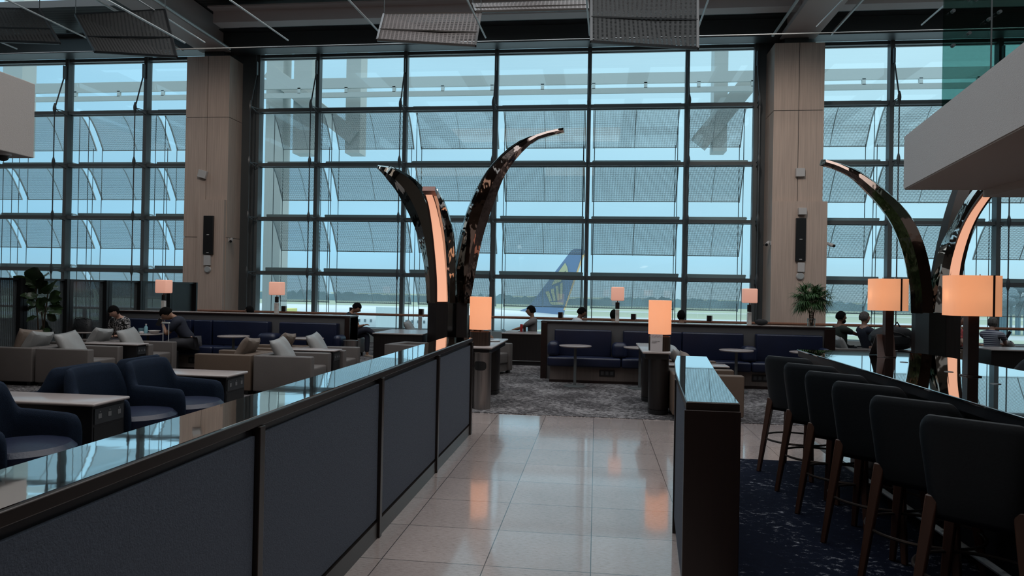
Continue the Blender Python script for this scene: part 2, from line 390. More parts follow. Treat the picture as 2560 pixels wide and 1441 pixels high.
wall_box(1994, 2014, 521, 538, 'wall_box', 'white sensor box above the black speaker on right column', 'wall box', .12)
wall_box(1988, 2010, 422, 443, 'antenna_box', 'square white box halfway up the right oak column', 'wall box', .1, 19.0)
wall_box(499, 519, 427, 446, 'antenna_box', 'tilted square white box high on the left oak column', 'wall box', .1, 19.0, None, .25)
for (px, py_, lab) in ((520, 674, 'round white ceiling-style sounder low on left oak column'), (2000, 691, 'round white sounder just above the palm on right column')):
    p = atY(px, py_, YP); s = thing('round_sounder', lab, 'speaker', (p.x, YP, p.z))
    b = MB().lathe([(.0, 0), (.1, 0), (.1, .03), (.085, .045), (0.0, .05)], (0, 0, 0), 28); b.xf(Matrix.Translation((p.x, YP, p.z)) @ Matrix.Rotation(PI / 2, 4, 'X')); b.build('rim', PLAST_W, s)
    b = MB().lathe([(.0, .046), (.078, .049), (.078, .056), (0, .056)], (0, 0, 0), 28); b.xf(Matrix.Translation((p.x, YP, p.z)) @ Matrix.Rotation(PI / 2, 4, 'X')); b.build('grille', STEEL_L, s)
def cctv(x, y, z, dx, lab):
    s = thing('security_camera', lab, 'camera', (x, y, z))
    MB().box(x - .02 if dx < 0 else x, x if dx < 0 else x + .02, y - .05, y + .05, z - .05, z + .05).tube([(x, y, z), (x + dx * .08, y - .02, z)], .012, 6).build('bracket', PLAST_W, s)
    MB().tube([(x + dx * .04, y + .06, z + .03), (x + dx * .14, y - .16, z - .05)], [.04, .045], 12).build('housing', PLAST_W, s)
    MB().tube([(x + dx * .142, y - .165, z - .052), (x + dx * .15, y - .18, z - .06)], .036, 12).build('lens', PLAST_K, s)
p = atY(555, 600, 19.2); cctv(-10.60, 19.15, p.z, 1, 'white bullet camera on the right side of left oak column')
p = atY(1932, 610, 19.2); cctv(4.50, 18.95, p.z, -1, 'white bullet camera on the left side of right oak column')
p = atY(2072, 613, 19.2); cctv(5.88, 18.95, p.z, 1, 'white bullet camera on the right side of right oak column')

# ------------------------------------------------------------------ sun shades outside
def shade_mesh(w):
    m = MB(); prof = [(.30, .16), (.46, .17), (.62, .12), (.80, -.02), (.97, -.22), (1.12, -.45), (1.25, -.67), (1.36, -.87)]
    m.uv = []
    v = []; L_ = 0
    nx = 2
    for i, (y, z) in enumerate(prof):
        if i: L_ += math.dist(prof[i], prof[i - 1])
        for k in range(nx + 1): v.append((w * (k / nx - .5), y, z)); m.uv.append((w * k / nx, L_))
    f = [(i * (nx + 1) + k, i * (nx + 1) + k + 1, (i + 1) * (nx + 1) + k + 1, (i + 1) * (nx + 1) + k) for i in range(len(prof) - 1) for k in range(nx)]
    m.add(v, f); return m, prof
shade_cache = {}
def get_shade(w):
    key = round(w, 2)
    if key in shade_cache: return shade_cache[key]
    r = thing('sun_shade', 'x', 'sun shade'); m, prof = shade_mesh(w)
    o = m.build('perforated_sheet', PERF, r)
    for xx in (-w / 2, 0, w / 2):
        MB().tube([(xx, y, z - .02) for y, z in prof], .022 if xx else .012, 4).build('rib', STEEL_L, r)
    MB().box(-w / 2, w / 2, 1.345, 1.375, -.885, -.86).build('edge_bar', STEEL_L, r, smooth=False)
    MB().box(-w / 2, w / 2, .28, .36, .0, .17).build('top_rail', STEEL_L, r, smooth=False)
    shade_cache[key] = [r, True]; return shade_cache[key]
rows = ['lowest', 'second lowest', 'third lowest', 'highest']
for n, (xs, side) in bays.items():
    for i in range(len(xs) - 1):
        w = xs[i + 1] - xs[i] - .24
        if n == 1 and i == 3: w += .0
        for k, z in enumerate(ZT[1:5]):
            ent = get_shade(w); cx = (xs[i] + xs[i + 1]) / 2 + .01
            lab = 'curved perforated sun shade, %s row, %s pane column of %s glass bay' % (rows[k], ORD[i], side)
            if ent[1]: o = ent[0]; ent[1] = False
            else: o = dup(ent[0], (0, 0, 0), 0)
            o.location = (cx, YF, z); o['label'] = lab; o['group'] = 'perforated sun shades outside the glass wall'
        for x in (cx - w / 2 + .04, cx + w / 2 - .04):
            c = MB().tube([(x, 21.25, -1), (x, 21.25, 6.0)], .011, 5).tube([(x, 20.62, -1), (x, 20.62, 6.95)], .011, 5).build('hanging_rod', STEEL_D)
            tag(c, 'thin steel hanger carrying the shades outside the %s glass bay' % side, 'rod', 'shade hangers outside the glass')

# outside frame of the building
OUTC = mat('pale_concrete', (.47, .50, .48), .7)
b = MB().box(-26, 17, 26.0, 26.1, 9.28, 9.67).box(-26, 17, 26.0, 26.1, 8.93, 9.12)
x = -25.
while x < 16: b.box(x, x + .12, 26.0, 26.1, 9.1, 9.32); x += 1.9
tag(b.build('roof_truss', OUTC, smooth=False), 'pale twin-chord roof truss running outside above the glass wall', 'truss')
for i, (a, c_) in enumerate(((-13.3, -12.6), (-12.15, -11.4), (-9.98, -9.38), (4.2, 4.7), (-25.0, -24.1))):
    z0 = -9 if i in (0,) else 6.9
    o = MB().box(a, c_, 26.65, 27.4, z0, 14).build('concrete_pillar', OUTC, smooth=False)
    tag(o, ['full height pale pillar outside beside left oak column', 'broad pale pillar rising behind the diagonal brace', 'pale pillar end hanging outside above second shade', 'pale pillar outside left of the right oak column', 'pale pillar outside at the far left glass'][i], 'pillar')
def bar3(p, q, hw, hd):
    p, q = Vector(p), Vector(q); d = (q - p); L_ = d.length; d.normalize()
    y = Vector((0, 1, 0)); xx = y.cross(d).normalized(); yy = d.cross(xx)
    m = Matrix((xx, yy, d)).transposed().to_4x4(); m.translation = (p + q) / 2
    return MB().obox(m, hw, hd, L_ / 2)
tag(bar3((-13.2, 26.8, 10.2), (-9.6, 26.8, 7.5), .3, .25).build('diagonal_brace', OUTC, smooth=False), 'pale diagonal brace outside at the left of the centre bay', 'brace')
tag(bar3((5.6, 26.8, 9.6), (3.7, 26.8, 7.2), .33, .25).build('diagonal_brace', OUTC, smooth=False), 'pale diagonal brace outside at the right of the centre bay', 'brace')
struct('ceiling_1', MB().box(-26, 17, 20.15, 20.75, 8.95, 9.15), CLADG, 'pale soffit outside the top of the glass wall', 'ceiling')
for x in [-19.5, -17.8, -16.9, -15.3, -12.7, -9.6, -8.3, -7.1, -6.3, -4.6, -3.7, -2.9, -.9, .2, 6.6, 8.9]:
    tag(MB().box(x - .03, x + .03, 20.2, 20.72, 8.80, 8.95).build('soffit_bracket', STEEL_G, smooth=False), 'short steel bracket under the pale soffit outside the glass top', 'bracket', 'brackets under the outer soffit')

# ------------------------------------------------------------------ ceiling
b = MB()
# roof deck with one skylight at left, and unseen openings added for daylight
hx0, hx1, hy0, hy1 = -18.5, -13.35, 15.8, 17.95
for (x0, x1, y0, y1) in ((-26, hx0, 15.8, 19.9), (hx1, 14, 15.8, 19.9), (hx0, hx1, hy1, 19.9)):
    b.box(x0, x1, y0, y1, 9.3, 9.5)
b.box(-26, 14, -14, 1.5, 9.3, 9.5)
for k in range(14): b.box(-26 + k * 3, -26 + k * 3 + (2.0 if k < 6 else .7), 1.5, 15.8, 9.3, 9.5)
for k in range(5): b.box(-26, 14, -14 + k * 6.5, -14 + k * 6.5 + .8, 9.28, 9.5)
struct('ceiling', b, DECK, 'dark ribbed metal roof deck over the lounge', 'ceiling')
b = MB().box(-26, 14, 19.2, 19.75, 8.46, 8.92).box(-26, 14, 18.95, 19.75, 8.93, 8.96)
struct('ceiling_beam', b, STEEL_D, 'dark edge beam along the top of the glass wall', 'beam')
tag(bpy.data.objects['ceiling_beam'], kind='structure')
struct('bulkhead_1', MB().box(-10.5, 14, 17.9, 18.3, 8.72, 9.02).box(-10.5, 14, 17.6, 18.3, 9.02, 9.06), BRONZE, 'grey-brown ceiling bulkhead across the hall', 'bulkhead')
tag(bpy.data.objects['bulkhead_1'], kind='structure')
for (xc, lab) in ((-11.25, 'left'), (5.2, 'right')):
    c = thing('roof_girder', 'deep grey roof girder running from above the %s oak column' % lab, 'beam', (xc, 14, 8.4)); tag(c, kind='structure')
    MB().box(xc - .32, xc + .32, 6, 19.2, 8.55, 9.25).build('web', BRONZE, c, smooth=False)
    MB().box(xc - .45, xc + .45, 6, 19.4, 8.43, 8.55).build('flange', BRONZE, c, smooth=False)
    MB().tube([(xc - .75, 6, 8.35), (xc - .75, 18.9, 8.35)], .035, 6).tube([(xc + .7, 6, 8.35), (xc + .7, 18.9, 8.35)], .035, 6).build('conduit', STEEL_L, c)

def hang_panel(corners, ys, m, lab):
    (tl, tr, br, bl) = corners; yt, yb = ys
    P4 = [atY(*tl, yt), atY(*tr, yt), atY(*br, yb), atY(*bl, yb)]
    r = thing('acoustic_panel', lab, 'ceiling panel', tuple(sum(P4, Vector()) / 4), group='hanging perforated ceiling panels')
    nrm = (P4[1] - P4[0]).cross(P4[3] - P4[0]).normalized() * .02
    mb = MB(); mb.uv = []
    nx_, ny_ = 2, 2; v = []
    W = (P4[1] - P4[0]).length; Hh = (P4[3] - P4[0]).length
    for s_ in (0, 1):
        for j in range(2):
            for i in range(2):
                a = P4[0].lerp(P4[1], i); c_ = P4[3].lerp(P4[2], i); v.append(a.lerp(c_, j) + nrm * s_); mb.uv.append((i * W, j * Hh))
    mb.add(v, [(0, 1, 3, 2), (4, 6, 7, 5)]); mb.build('perforated_face', m, r, smooth=False)
    e = MB()
    for a, c_ in ((0, 1), (1, 2), (2, 3), (3, 0)): e.tube([P4[a] + nrm * .5, P4[c_] + nrm * .5], .028, 4)
    e.tube([P4[0].lerp(P4[3], .62), P4[1].lerp(P4[2], .62)], .018, 4)
    e.build('rim', RIM if m is PERF_IN else PLAST_K, r, smooth=False)
    h = MB()
    for q in (P4[0], P4[1]): h.tube([q + nrm * .5, q + Vector((0, .0, 9.3 - q.z))], .008, 5)
    h.build('hanger', STEEL_G, r)
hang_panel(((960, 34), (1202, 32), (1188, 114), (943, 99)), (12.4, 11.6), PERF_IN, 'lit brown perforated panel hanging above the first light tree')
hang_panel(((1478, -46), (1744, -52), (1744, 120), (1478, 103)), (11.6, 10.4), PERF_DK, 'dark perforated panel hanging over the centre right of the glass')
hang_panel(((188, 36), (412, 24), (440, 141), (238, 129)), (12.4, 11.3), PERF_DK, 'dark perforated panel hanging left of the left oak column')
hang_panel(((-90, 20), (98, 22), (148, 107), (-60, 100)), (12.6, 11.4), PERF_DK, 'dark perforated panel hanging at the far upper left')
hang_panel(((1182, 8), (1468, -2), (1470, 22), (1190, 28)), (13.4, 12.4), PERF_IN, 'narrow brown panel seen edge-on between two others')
for i, (a, b_, y0, y1) in enumerate((((575, 0), (720, 101), 10.5, 12.5), ((868, -4), (948, 80), 10.5, 12.3), ((1165, -6), (1214, 94), 10.5, 12.3), ((1772, -4), (1744, 74), 11, 12.5), ((1466, -6), (1474, 88), 11, 12.5), ((268, 0), (462, 107), 8.6, 10.6), ((5, -6), (222, 98), 10, 13), ((0, 105), (42, 122), 12.6, 13.2), ((320, -16), (512, 106), 11.5, 14.5), ((2360, 14), (2304, 62), 12, 13.5), ((2106, 0), (2042, 66), 13, 15))):
    p, q = atY(*a, y0), atY(*b_, y1)
    tag(MB().tube([p, q], .016, 6).build('suspension_rod', STEEL_L), 'slim steel suspension rod slanting below the ceiling', 'rod', 'slanting ceiling rods')
tag(MB().tube([(-22, 16, 7.32), (14, 16, 7.36)], .012, 5).build('ceiling_wire', STEEL_L), 'long horizontal wire stretched under the roof girders', 'wire')

# ------------------------------------------------------------------ side volumes
struct('bulkhead_2', MB().box(-12.5, -7.93, 2.0, 9.0, 3.31, 4.36), WALL_W, 'plain cream box bulkhead at the upper left', 'bulkhead', .01)
tag(bpy.data.objects['bulkhead_2'], kind='structure')
d = thing('dome_camera', 'black dome camera under the cream box at upper left', 'camera', (-8.02, 8.62, 3.31))
MB().lathe([(0, 0), (.10, 0), (.10, -.03), (.085, -.04), (0, -.04)], (-8.06, 8.62, 3.31), 20).build('housing', PLAST_W, d)
MB().ball((-8.06, 8.62, 3.265), .075, (1, 1, .9)).build('dome', PLAST_K, d)

mz = thing('mezzanine', 'cream plastered upper floor edge with soffit at right', 'balcony', (5, 9, 3)); tag(mz, kind='structure')
dx8 = math.sin(math.radians(8.5)); dy8 = math.cos(math.radians(8.5))
def mzp(t): return (4.09 - dx8 * t, 10 - dy8 * t)
a0, a1 = mzp(0), mzp(11)
MB().prism([a0, (14, 10), (14, a1[1]), a1], 3.04, 3.745).build('parapet', WALL_W, mz, smooth=False)
MB().prism([(a0[0] + .01, 9.99), (14, 9.99), (14, a1[1]), (a1[0] + .01, a1[1])], 3.025, 3.045).build('soffit', SOFF, mz, smooth=False)
MB().box(5.09, 14, 8.9, 10.0, 2.93, 3.03).build('lower_soffit', SOFF, mz, smooth=False)
# green glass screen standing on the parapet
g0 = atY(2357, 262, 9.6); gl = thing('glass_screen', 'green tinted glass balustrade with round fixings on the mezzanine', 'glass', (5, 9.6, 3.74))
MB().box(g0.x, 14, 9.60, 9.63, 3.75, 6.6).build('pane', GLASSG, gl, smooth=False)
g1 = Vector((g0.x, 9.6, 0))
stud = []
for (px, py_) in ((2380, 30), (2421, 0), (2470, 50), (2496, 32), (2380, 116), (2420, 85), (2440, 0)):
    p = atY(px, py_, 9.58); bb = MB().lathe([(0, 0), (.022, 0), (.022, .05), (0, .05)], (0, 0, 0), 12).xf(Matrix.Translation(p) @ Matrix.Rotation(PI / 2, 4, 'X')); bb.build('fixing', STEEL_D, gl)
p = atY(2480, 60, 9.585); MB().box(p.x - .008, p.x + .008, 9.59, 9.6, 3.75, 6.6).build('joint', STEEL_G, gl, smooth=False)

# ------------------------------------------------------------------ long barrier, left of the walkway
bl = thing('low_partition', 'long low partition with slate fabric panels and mirror-polished top, left of walkway', 'partition', (-1.47, 4, 0))
MB().box(-1.60, -1.35, -1.0, 7.46, .08, 1.0).build('core', BLK, bl, smooth=False)
MB().box(-1.62, -1.325, -1.0, 7.50, 1.0, 1.038).build('rim', RIM, bl, .004)
MB().box(-1.615, -1.335, -1.0, 7.49, 1.038, 1.043).build('polished_top', MIRROR, bl, smooth=False)
posts = [7.48, 5.88, 4.29, 2.69, 1.09, -.51]
for y in posts: MB().box(-1.36, -1.315, y - .045, y + .0, 0, 1.0).build('upright', RIM, bl, .003)
for y0, y1 in zip(posts[1:], posts[:-1]):
    MB().box(-1.352, -1.335, y0 + .005, y1 - .05, .12, .965).build('fabric_panel', FABP, bl, .003)
MB().box(-1.36, -1.328, -1.0, 7.44, .0, .105).build('skirting', RIM, bl, smooth=False)
MB().box(-1.62, -1.315, 7.46, 7.5, 0, 1.0).build('end_panel', WOODD, bl, smooth=False)

# right barrier: curved in plan
rb = thing('curved_partition', 'short curved partition with polished top and black end, right of walkway', 'partition', (.6, 4.6, 0))
Lx = [(3.48, .447), (4.06, .486), (4.79, .539), (5.49, .610), (6.03, .684)]
Rx = [(3.48, .692), (4.04, .738), (4.87, .813), (5.45, .87), (6.03, .929)]
ptsL = [(x, y) for y, x in Lx]; ptsR = [(x, y) for y, x in Rx]
def offs(P_, d): return [(x + d, y) for x, y in P_]
MB().prism(offs(ptsL, .012) + offs(ptsR, -.012)[::-1], 0.0, 1.0).build('core', WOODD, rb, smooth=False)
MB().prism(offs(ptsL, -.004) + offs(ptsR, .004)[::-1], 1.0, 1.034).build('rim', RIM, rb, smooth=False)
MB().prism(ptsL + ptsR[::-1], 1.034, 1.040).build('polished_top', BARTOP, rb, smooth=False)
MB().prism([(x, y) for x, y in offs(ptsL, .0)][:3] + [(x + .01, y) for x, y in ptsL][:3][::-1], .1, .985).build('fabric_panel', FABP, rb, smooth=False)
MB().box(.435, .700, 3.465, 3.483, 0, 1.0).build('end_panel', WOODD, rb, .003)
MB().prism([(.520, 4.66), (.545, 4.66), (.552, 4.74), (.527, 4.74)], 0, 1.0).build('upright', RIM, rb, smooth=False)

# ------------------------------------------------------------------ sofas with partitions
def bench_back(name, lab, x0, x1, yf, yb, cushions, arms, plinth, lamps=()):
    pass
YD0, YD1 = 12.50, 12.95
def divider(x0, x1, lab, ends):
    d = thing('sofa_partition', lab, 'partition', ((x0 + x1) / 2, 12.7, 0))
    MB().box(x0, x1, YD0 + .03, YD1, 0, 1.01).build('panel', mat('grey_laminate', (.105, .102, .105), .6), d, smooth=False)
    MB().box(x0 - .005, x1 + .005, YD0, YD1 + .02, 1.01, 1.035).build('cap', WOODD, d, .003)
    MB().box(x0 + .01, x1 - .01, YD0 + .07, YD1, 1.035, 1.04).build('ledge_top', WHT, d, smooth=False)
    for e in ends: MB().box(e[0], e[1], YD0, YD1, 0, 1.012).build('end_post', WOODD, d, .004)
    return d
divider(-9.25, -4.52, 'grey panelled partition behind the navy benches on the left', [(-4.62, -4.52)])
divider(-.97, 4.05, 'grey panelled partition behind the navy benches at centre right', [(-.97, -.86), (3.88, 4.06)])

def bench(lab, x0, x1, yfront, cushions, arms, seams, sockets):
    s = thing('bench_sofa', lab, 'sofa', ((x0 + x1) / 2, 12.2, 0))
    MB().box(x0 + .05, x1 - .05, yfront + .1, YD0, 0.005, .30).build('plinth', WOODG, s, smooth=False)
    MB().box(x0 + .04, x1 - .04, yfront + .09, YD0, 0.005, .05).build('kickboard', WOODD, s, smooth=False)
    se = [x0] + seams + [x1]
    for a, b_ in zip(se[:-1], se[1:]): MB().box(a + .004, b_ - .004, yfront, YD0 - .12, .285, .445).build('seat', NAVY, s, .035, 4)
    for a, b_ in cushions: MB().box(a + .004, b_ - .004, YD0 - .17, YD0 + .02, .44, .90).build('backrest', NAVY, s, .022, 4)
    for a, b_ in arms:
        MB().box(a, b_, yfront + .10, YD0 - .10, .43, .705).build('armrest', NAVY, s, .085, 6)
    for xs_ in sockets:
        sk = MB().box(xs_ - .13, xs_ + .13, yfront + .085, yfront + .1, .13, .24).build('socket_plate', PLAST_K, s, .004)
        for q in (-.08, 0, .08): MB().box(xs_ + q - .025, xs_ + q + .025, yfront + .08, yfront + .086, .155, .215).build('socket', mat('dark_grey_plastic', (.05, .05, .055), .5), sk, smooth=False)
XX = lambda px, Y=12.4, y=860: atY(px, y, Y).x
bench('long navy leather bench with armrests against the left partition', -9.15, -4.62, 11.93,
      [(-9.1, -7.55), (-7.5, XX(533)), (XX(535), XX(673)), (XX(700), XX(844))], [(XX(650, 12.2), XX(697, 12.2)), (XX(838, 12.2), XX(858, 12.2))], [XX(535, 12), XX(660, 12)], [XX(487, 12), -5.6])
bench('long navy leather bench with armrests against the right partition', -.82, 3.92, 11.98,
      [(XX(1386), XX(1529)), (XX(1557), XX(1704)), (XX(1704), XX(1858)), (XX(1889), XX(2055))],
      [(XX(1368, 12.1), XX(1397, 12.1)), (XX(1530, 12.1), XX(1569, 12.1)), (XX(1857, 12.1), XX(1896, 12.1)), (XX(2055, 12.1), XX(2080, 12.1))], [XX(1554, 12), XX(1706, 12), XX(1880, 12)], [XX(1519, 12), XX(1904, 12)])

def round_table(x, y, lab, r=.27, z=.68):
    s = thing('pedestal_table', lab, 'table', (x, y, 0), group='small round pedestal tables by the benches')
    MB().lathe([(0, z - .022), (r - .01, z - .022), (r, z - .01), (r, z - .002), (r - .008, z), (0, z)], (x, y, 0), 32).build('tabletop', WHT, s)
    MB().tube([(x, y, .02), (x, y, z - .02)], .024, 12).build('pedestal', STEEL_G, s)
    MB().lathe([(0, .006), (.19, .006), (.19, .014), (.05, .024), (0, .024)], (x, y, 0), 28).build('base', STEEL_G, s)
for px, py_, lab in ((233, 828, 'small round table holding the black handbag at far left'), (382, 833, 'small round table with bowl and bottle in front of the man'), (601, 838, 'empty small round table before the left navy bench, middle'), (797, 841, 'small round table behind the near silver cushions'),
                     (1441, 858, 'small round table before the right navy bench, leftmost'), (1592, 858, 'small round table half hidden by the lit drum lamp'), (1823, 868, 'small round table before the centre of right navy bench'), (2010, 878, 'small round table just behind the corner of the bar')):
    p = atZ(px, py_, .68); round_table(p.x, min(p.y, 11.62), lab)

# ------------------------------------------------------------------ drum lamps
def small_lamp(px, top, bot, lab):
    y = 12.74; p = atY(px, 800, y); x = p.x; zt = atY(px, top, y).z; zb = atY(px, bot, y).z; w = .115
    s = thing('table_lamp', lab, 'lamp', (x, y, 1.04), group='small marble lamps on the partitions')
    MB().prism([(x + (w) * sx, y + w * sy) for sx, sy in ((-1, -1), (1, -1), (1, 1), (-1, 1))], zb, zt).build('lamp_shade', SHADE_S, s, .02, 3)
    MB().box(x - .035, x + .035, y - .035, y + .035, 1.04, 1.04 + (zb - 1.04) * .58).build('marble_base', MARBLE, s, .006)
    MB().prism([(x + .04 * math.cos(a), y + .04 * math.sin(a)) for a in [k * PI / 3 for k in range(6)]], 1.04 + (zb - 1.04) * .60, zb - .03).build('black_knop', PLAST_K, s, .008)
    MB().tube([(x, y, zb - .04), (x, y, zb + .02)], .008, 8).build('stem', PLAST_K, s)
small_lamp(408, 700, 733, 'small pink-lit lamp beside the man on the left partition')
small_lamp(691, 705, 738, 'small pink-lit lamp in the middle of the left partition')
small_lamp(1543, 718, 752, 'small pink-lit lamp left of the white shirt man on right partition')
small_lamp(1873, 722, 758, 'small pink-lit lamp beside the dark teapot-like bag on right partition')

def drum_lamp(x, y, z, lab, ztop=None):
    s = thing('drum_lamp', lab, 'lamp', (x, y, z), group='drum lamps on the console tables')
    MB().lathe([(0, z), (.14, z), (.14, z + .185), (.13, z + .19), (.13, z + .18), (0, z + .18)], (x, y, 0), 40).build('drum_base', DRUM, s)
    MB().tube([(x, y, z + .17), (x, y, z + .3)], .014, 10).build('stem', RIM, s)
    a = .147
    MB().lathe([(a - .006, z + .215), (a, z + .215), (a, z + .655), (a - .006, z + .655)], (x, y, 0), 40).build('lamp_shade', SHADE_E, s)
    bulb(x, y, z + .45, .09, .05)
    return s
pA = atZ(1205, 862, .82); pR = atZ(1641, 874, .82)
def console(x0, x1, y0, y1, z, lab, feet):
    s = thing('console_table', lab, 'table', ((x0 + x1) / 2, (y0 + y1) / 2, 0))
    MB().box(x0, x1, y0, y1, z - .03, z).build('stone_top', WHT, s, .012, 3)
    MB().box(x0 + .04, x1 - .04, y0 + .04, y1 - .04, z - .10, z - .03).build('apron', BLK, s, smooth=False)
    for (fx0, fx1, fy0, fy1) in feet:
        r = (fx1 - fx0) / 2; n = 10
        pts = [(fx0 + r + r * math.cos(PI + PI * k / n), fy0 + r + r * math.sin(PI + PI * k / n)) for k in range(n + 1)] + [(fx0 + r + r * math.cos(PI * k / n), fy1 - r + r * math.sin(PI * k / n)) for k in range(n + 1)]
        q = MB().prism(pts, .07, z - .03).build('leg', BLKW, s)
        MB().prism([(fx0 + r + (a - fx0 - r) * 1.0, b_) for a, b_ in pts], .006, .064).build('foot_band', PLAST_K, q)
console(-1.78, -1.34, 9.05, 10.75, .82, 'narrow console table with rounded black legs behind the steel bin', [(-1.74, -1.46, 9.1, 9.55), (-1.70, -1.44, 10.3, 10.72)])
console(.60, .96, 9.08, 10.6, .82, 'narrow console table with rounded black legs near walkway right', [(.70, .95, 9.12, 9.5), (.68, .92, 10.2, 10.55)])
drum_lamp(-1.545, 9.32, .82, 'large glowing lamp on bronze drum behind the steel bin')
drum_lamp(.83, 9.30, .82, 'large glowing lamp on bronze drum with a card in front')
# printed card on the right console
c = thing('sign_card', 'white printed card leaning on the right bronze drum lamp', 'sign', (.83, 9.13, .82))
a, b_ = atY(1626, 836, 9.12), atY(1656, 877, 9.12)
cx = (a.x + b_.x) / 2
MB().box(a.x, b_.x, 9.118, 9.124, .822, a.z).build('card', PAPER, c, smooth=False)
MB().box(cx - .012, cx + .012, 9.125, 9.15, .822, .83).build('card_foot', CLEARP, c, smooth=False)
def text(body, x, y, z, size, m, parent, rx=PI / 2, rz=0, align='LEFT'):
    cu = bpy.data.curves.new('text', 'FONT'); cu.body = body; cu.size = size; cu.extrude = .0004; cu.align_x = align
    o = bpy.data.objects.new('lettering', cu); C.objects.link(o); o.location = (x, y, z); o.rotation_euler = (rx, 0, rz)
    dg = bpy.context.evaluated_depsgraph_get(); me = bpy.data.meshes.new_from_object(o.evaluated_get(dg))
    bpy.data.objects.remove(o); o = bpy.data.objects.new('lettering', me); C.objects.link(o); me.materials.append(m)
    o.location = (x, y, z); o.rotation_euler = (rx, 0, rz)
    if parent: o.parent = parent; o.matrix_parent_inverse = pinv(parent)
    return o
w_ = b_.x - a.x
text('We value your', a.x + w_ * .12, 9.116, a.z - .095, .017, INK, c)
text('feedback', a.x + w_ * .12, 9.116, a.z - .113, .017, INK, c)
fl = MB()
for k in range(9):
    q = a.x + w_ * (.1 + .09 * k); zz = a.z - .03 + .012 * math.sin(k * 2.1); fl.tube([(q, 9.116, zz), (q + .008, 9.116, zz + .012), (q + .014, 9.116, zz - .002)], .0012, 4)
fl.build('flower_sketch', INKR, c)
# small tray at the back of console A
tr = thing('round_tray', 'thin round metal tray on the console behind left lamp', 'tray', (-1.5, 10.2, .82))
MB().lathe([(0, .822), (.09, .822), (.1, .832), (.095, .832), (.085, .826), (0, .826)], (-1.47, 10.1, 0), 24).build('tray_dish', STEEL_L, tr)

# steel bins
def bin_(x, y, r, h, lab, a0):
    s = thing('waste_bin', lab, 'bin', (x, y, 0))
    MB().lathe([(0, .006), (r, .006), (r, h - .012), (0, h - .012)], (x, y, 0), 48).build('body', STEELB, s)
    MB().lathe([(0, h - .012), (r + .004, h - .012), (r + .004, h), (r - .01, h + .003), (0, h - .004)], (x, y, 0), 48).build('lid', STEELB, s)
    pts = []
    R = r + .004
    mb = MB(); n = 24; ring_o = []
    for k in range(n):
        t = 2 * PI * k / n; cxx = math.copysign(abs(math.cos(t)) ** .55, math.cos(t)); czz = math.copysign(abs(math.sin(t)) ** .75, math.sin(t))
        an = a0 + cxx * .78; ring_o.append((x + R * math.cos(an), y + R * math.sin(an), h - .17 + czz * .06 * h / .75))
    # curved dark opening patch
    cen = [(x + R * math.cos(a0 + cxx * .78 * .5), 0, 0) for cxx in (0,)]
    rings = []
    for f in (1., .66, .33, .02):
        rg = []
        for k in range(n):
            t = 2 * PI * k / n; cxx = math.copysign(abs(math.cos(t)) ** .55, math.cos(t)) * f; czz = math.copysign(abs(math.sin(t)) ** .75, math.sin(t)) * f
            an = a0 + cxx * .78; rg.append((x + R * math.cos(an), y + R * math.sin(an), h - .17 + czz * .06 * h / .75))
        rings.append(rg)
    mb.loft(rings, True); mb.build('opening', PLAST_K, s)
bin_(-1.472, 9.02 + .1, .115, .745, 'tall brushed steel waste bin at the end of left partition', -1.75)
bin_(-4.36, 12.12, .13, .62, 'short brushed steel bin by the seated person in black', -.9)

# ------------------------------------------------------------------ armchairs
def cushion(name, m, w, h, t, par, mt):
    n = 12; v = []; f = []
    for s_ in (1, -1):
        for j in range(n + 1):
            for i in range(n + 1):
                a, b_ = 2 * i / n - 1, 2 * j / n - 1
                k = (1 - a ** 4) ** .55 * (1 - b_ ** 4) ** .55
                pin = 1 - .07 * (1 - abs(a) ** 2) * 1 * abs(b_) ** 3
                pin2 = 1 - .07 * (1 - abs(b_) ** 2) * abs(a) ** 3
                v.append(mt @ Vector((a * w / 2 * pin2, s_ * t / 2 * k + .006 * math.sin(5 * a + 3 * b_) * k, b_ * h / 2 * pin)))
    o = (n + 1) ** 2
    for s_ in range(2):
        for j in range(n):
            for i in range(n):
                q = s_ * o + j * (n + 1) + i; f.append((q, q + 1, q + n + 2, q + n + 1))
    mb = MB().add(v, f); ob = mb.build(name, m, par, smooth=True)
    bm = bmesh.new(); bm.from_mesh(ob.data); bmesh.ops.remove_doubles(bm, verts=bm.verts, dist=.0015); bmesh.ops.recalc_face_normals(bm, faces=bm.faces); bm.to_mesh(ob.data); bm.free()
    ob.data.shade_smooth()
    return ob
def armchair_proto(m, nm):
    s = thing('armchair', 'x', 'armchair')          # faces +X
    Dp, Wd, h = .86, .78, .57
    MB().box(-Dp / 2, -Dp / 2 + .17, -Wd / 2 + .13, Wd / 2 - .13, .06, h + .002).build('backrest', m, s, .022, 4)
    for sy in (-1, 1):
        y0 = sy * Wd / 2; MB().box(-Dp / 2, Dp / 2, min(y0, y0 - sy * .13), max(y0, y0 - sy * .13), .06, h).build('armrest', m, s, .018, 4)
    MB().box(-Dp / 2 + .17, Dp / 2 - .02, -Wd / 2 + .135, Wd / 2 - .135, .2, .40).build('seat', m, s, .03, 4)
    MB().box(-Dp / 2 + .05, Dp / 2 - .05, -Wd / 2 + .05, Wd / 2 - .05, .055, .2).build('frame', m, s, smooth=False)
    for sx in (-1, 1):
        for sy in (-1, 1): MB().box(sx * .36 - .03, sx * .36 + .03, sy * .33 - .03, sy * .33 + .03, .006, .06).build('leg', PLAST_K, s, smooth=False)
    return s
AG = armchair_proto(GREYU, 'g'); AT = armchair_proto(TANU, 't'); used = {}
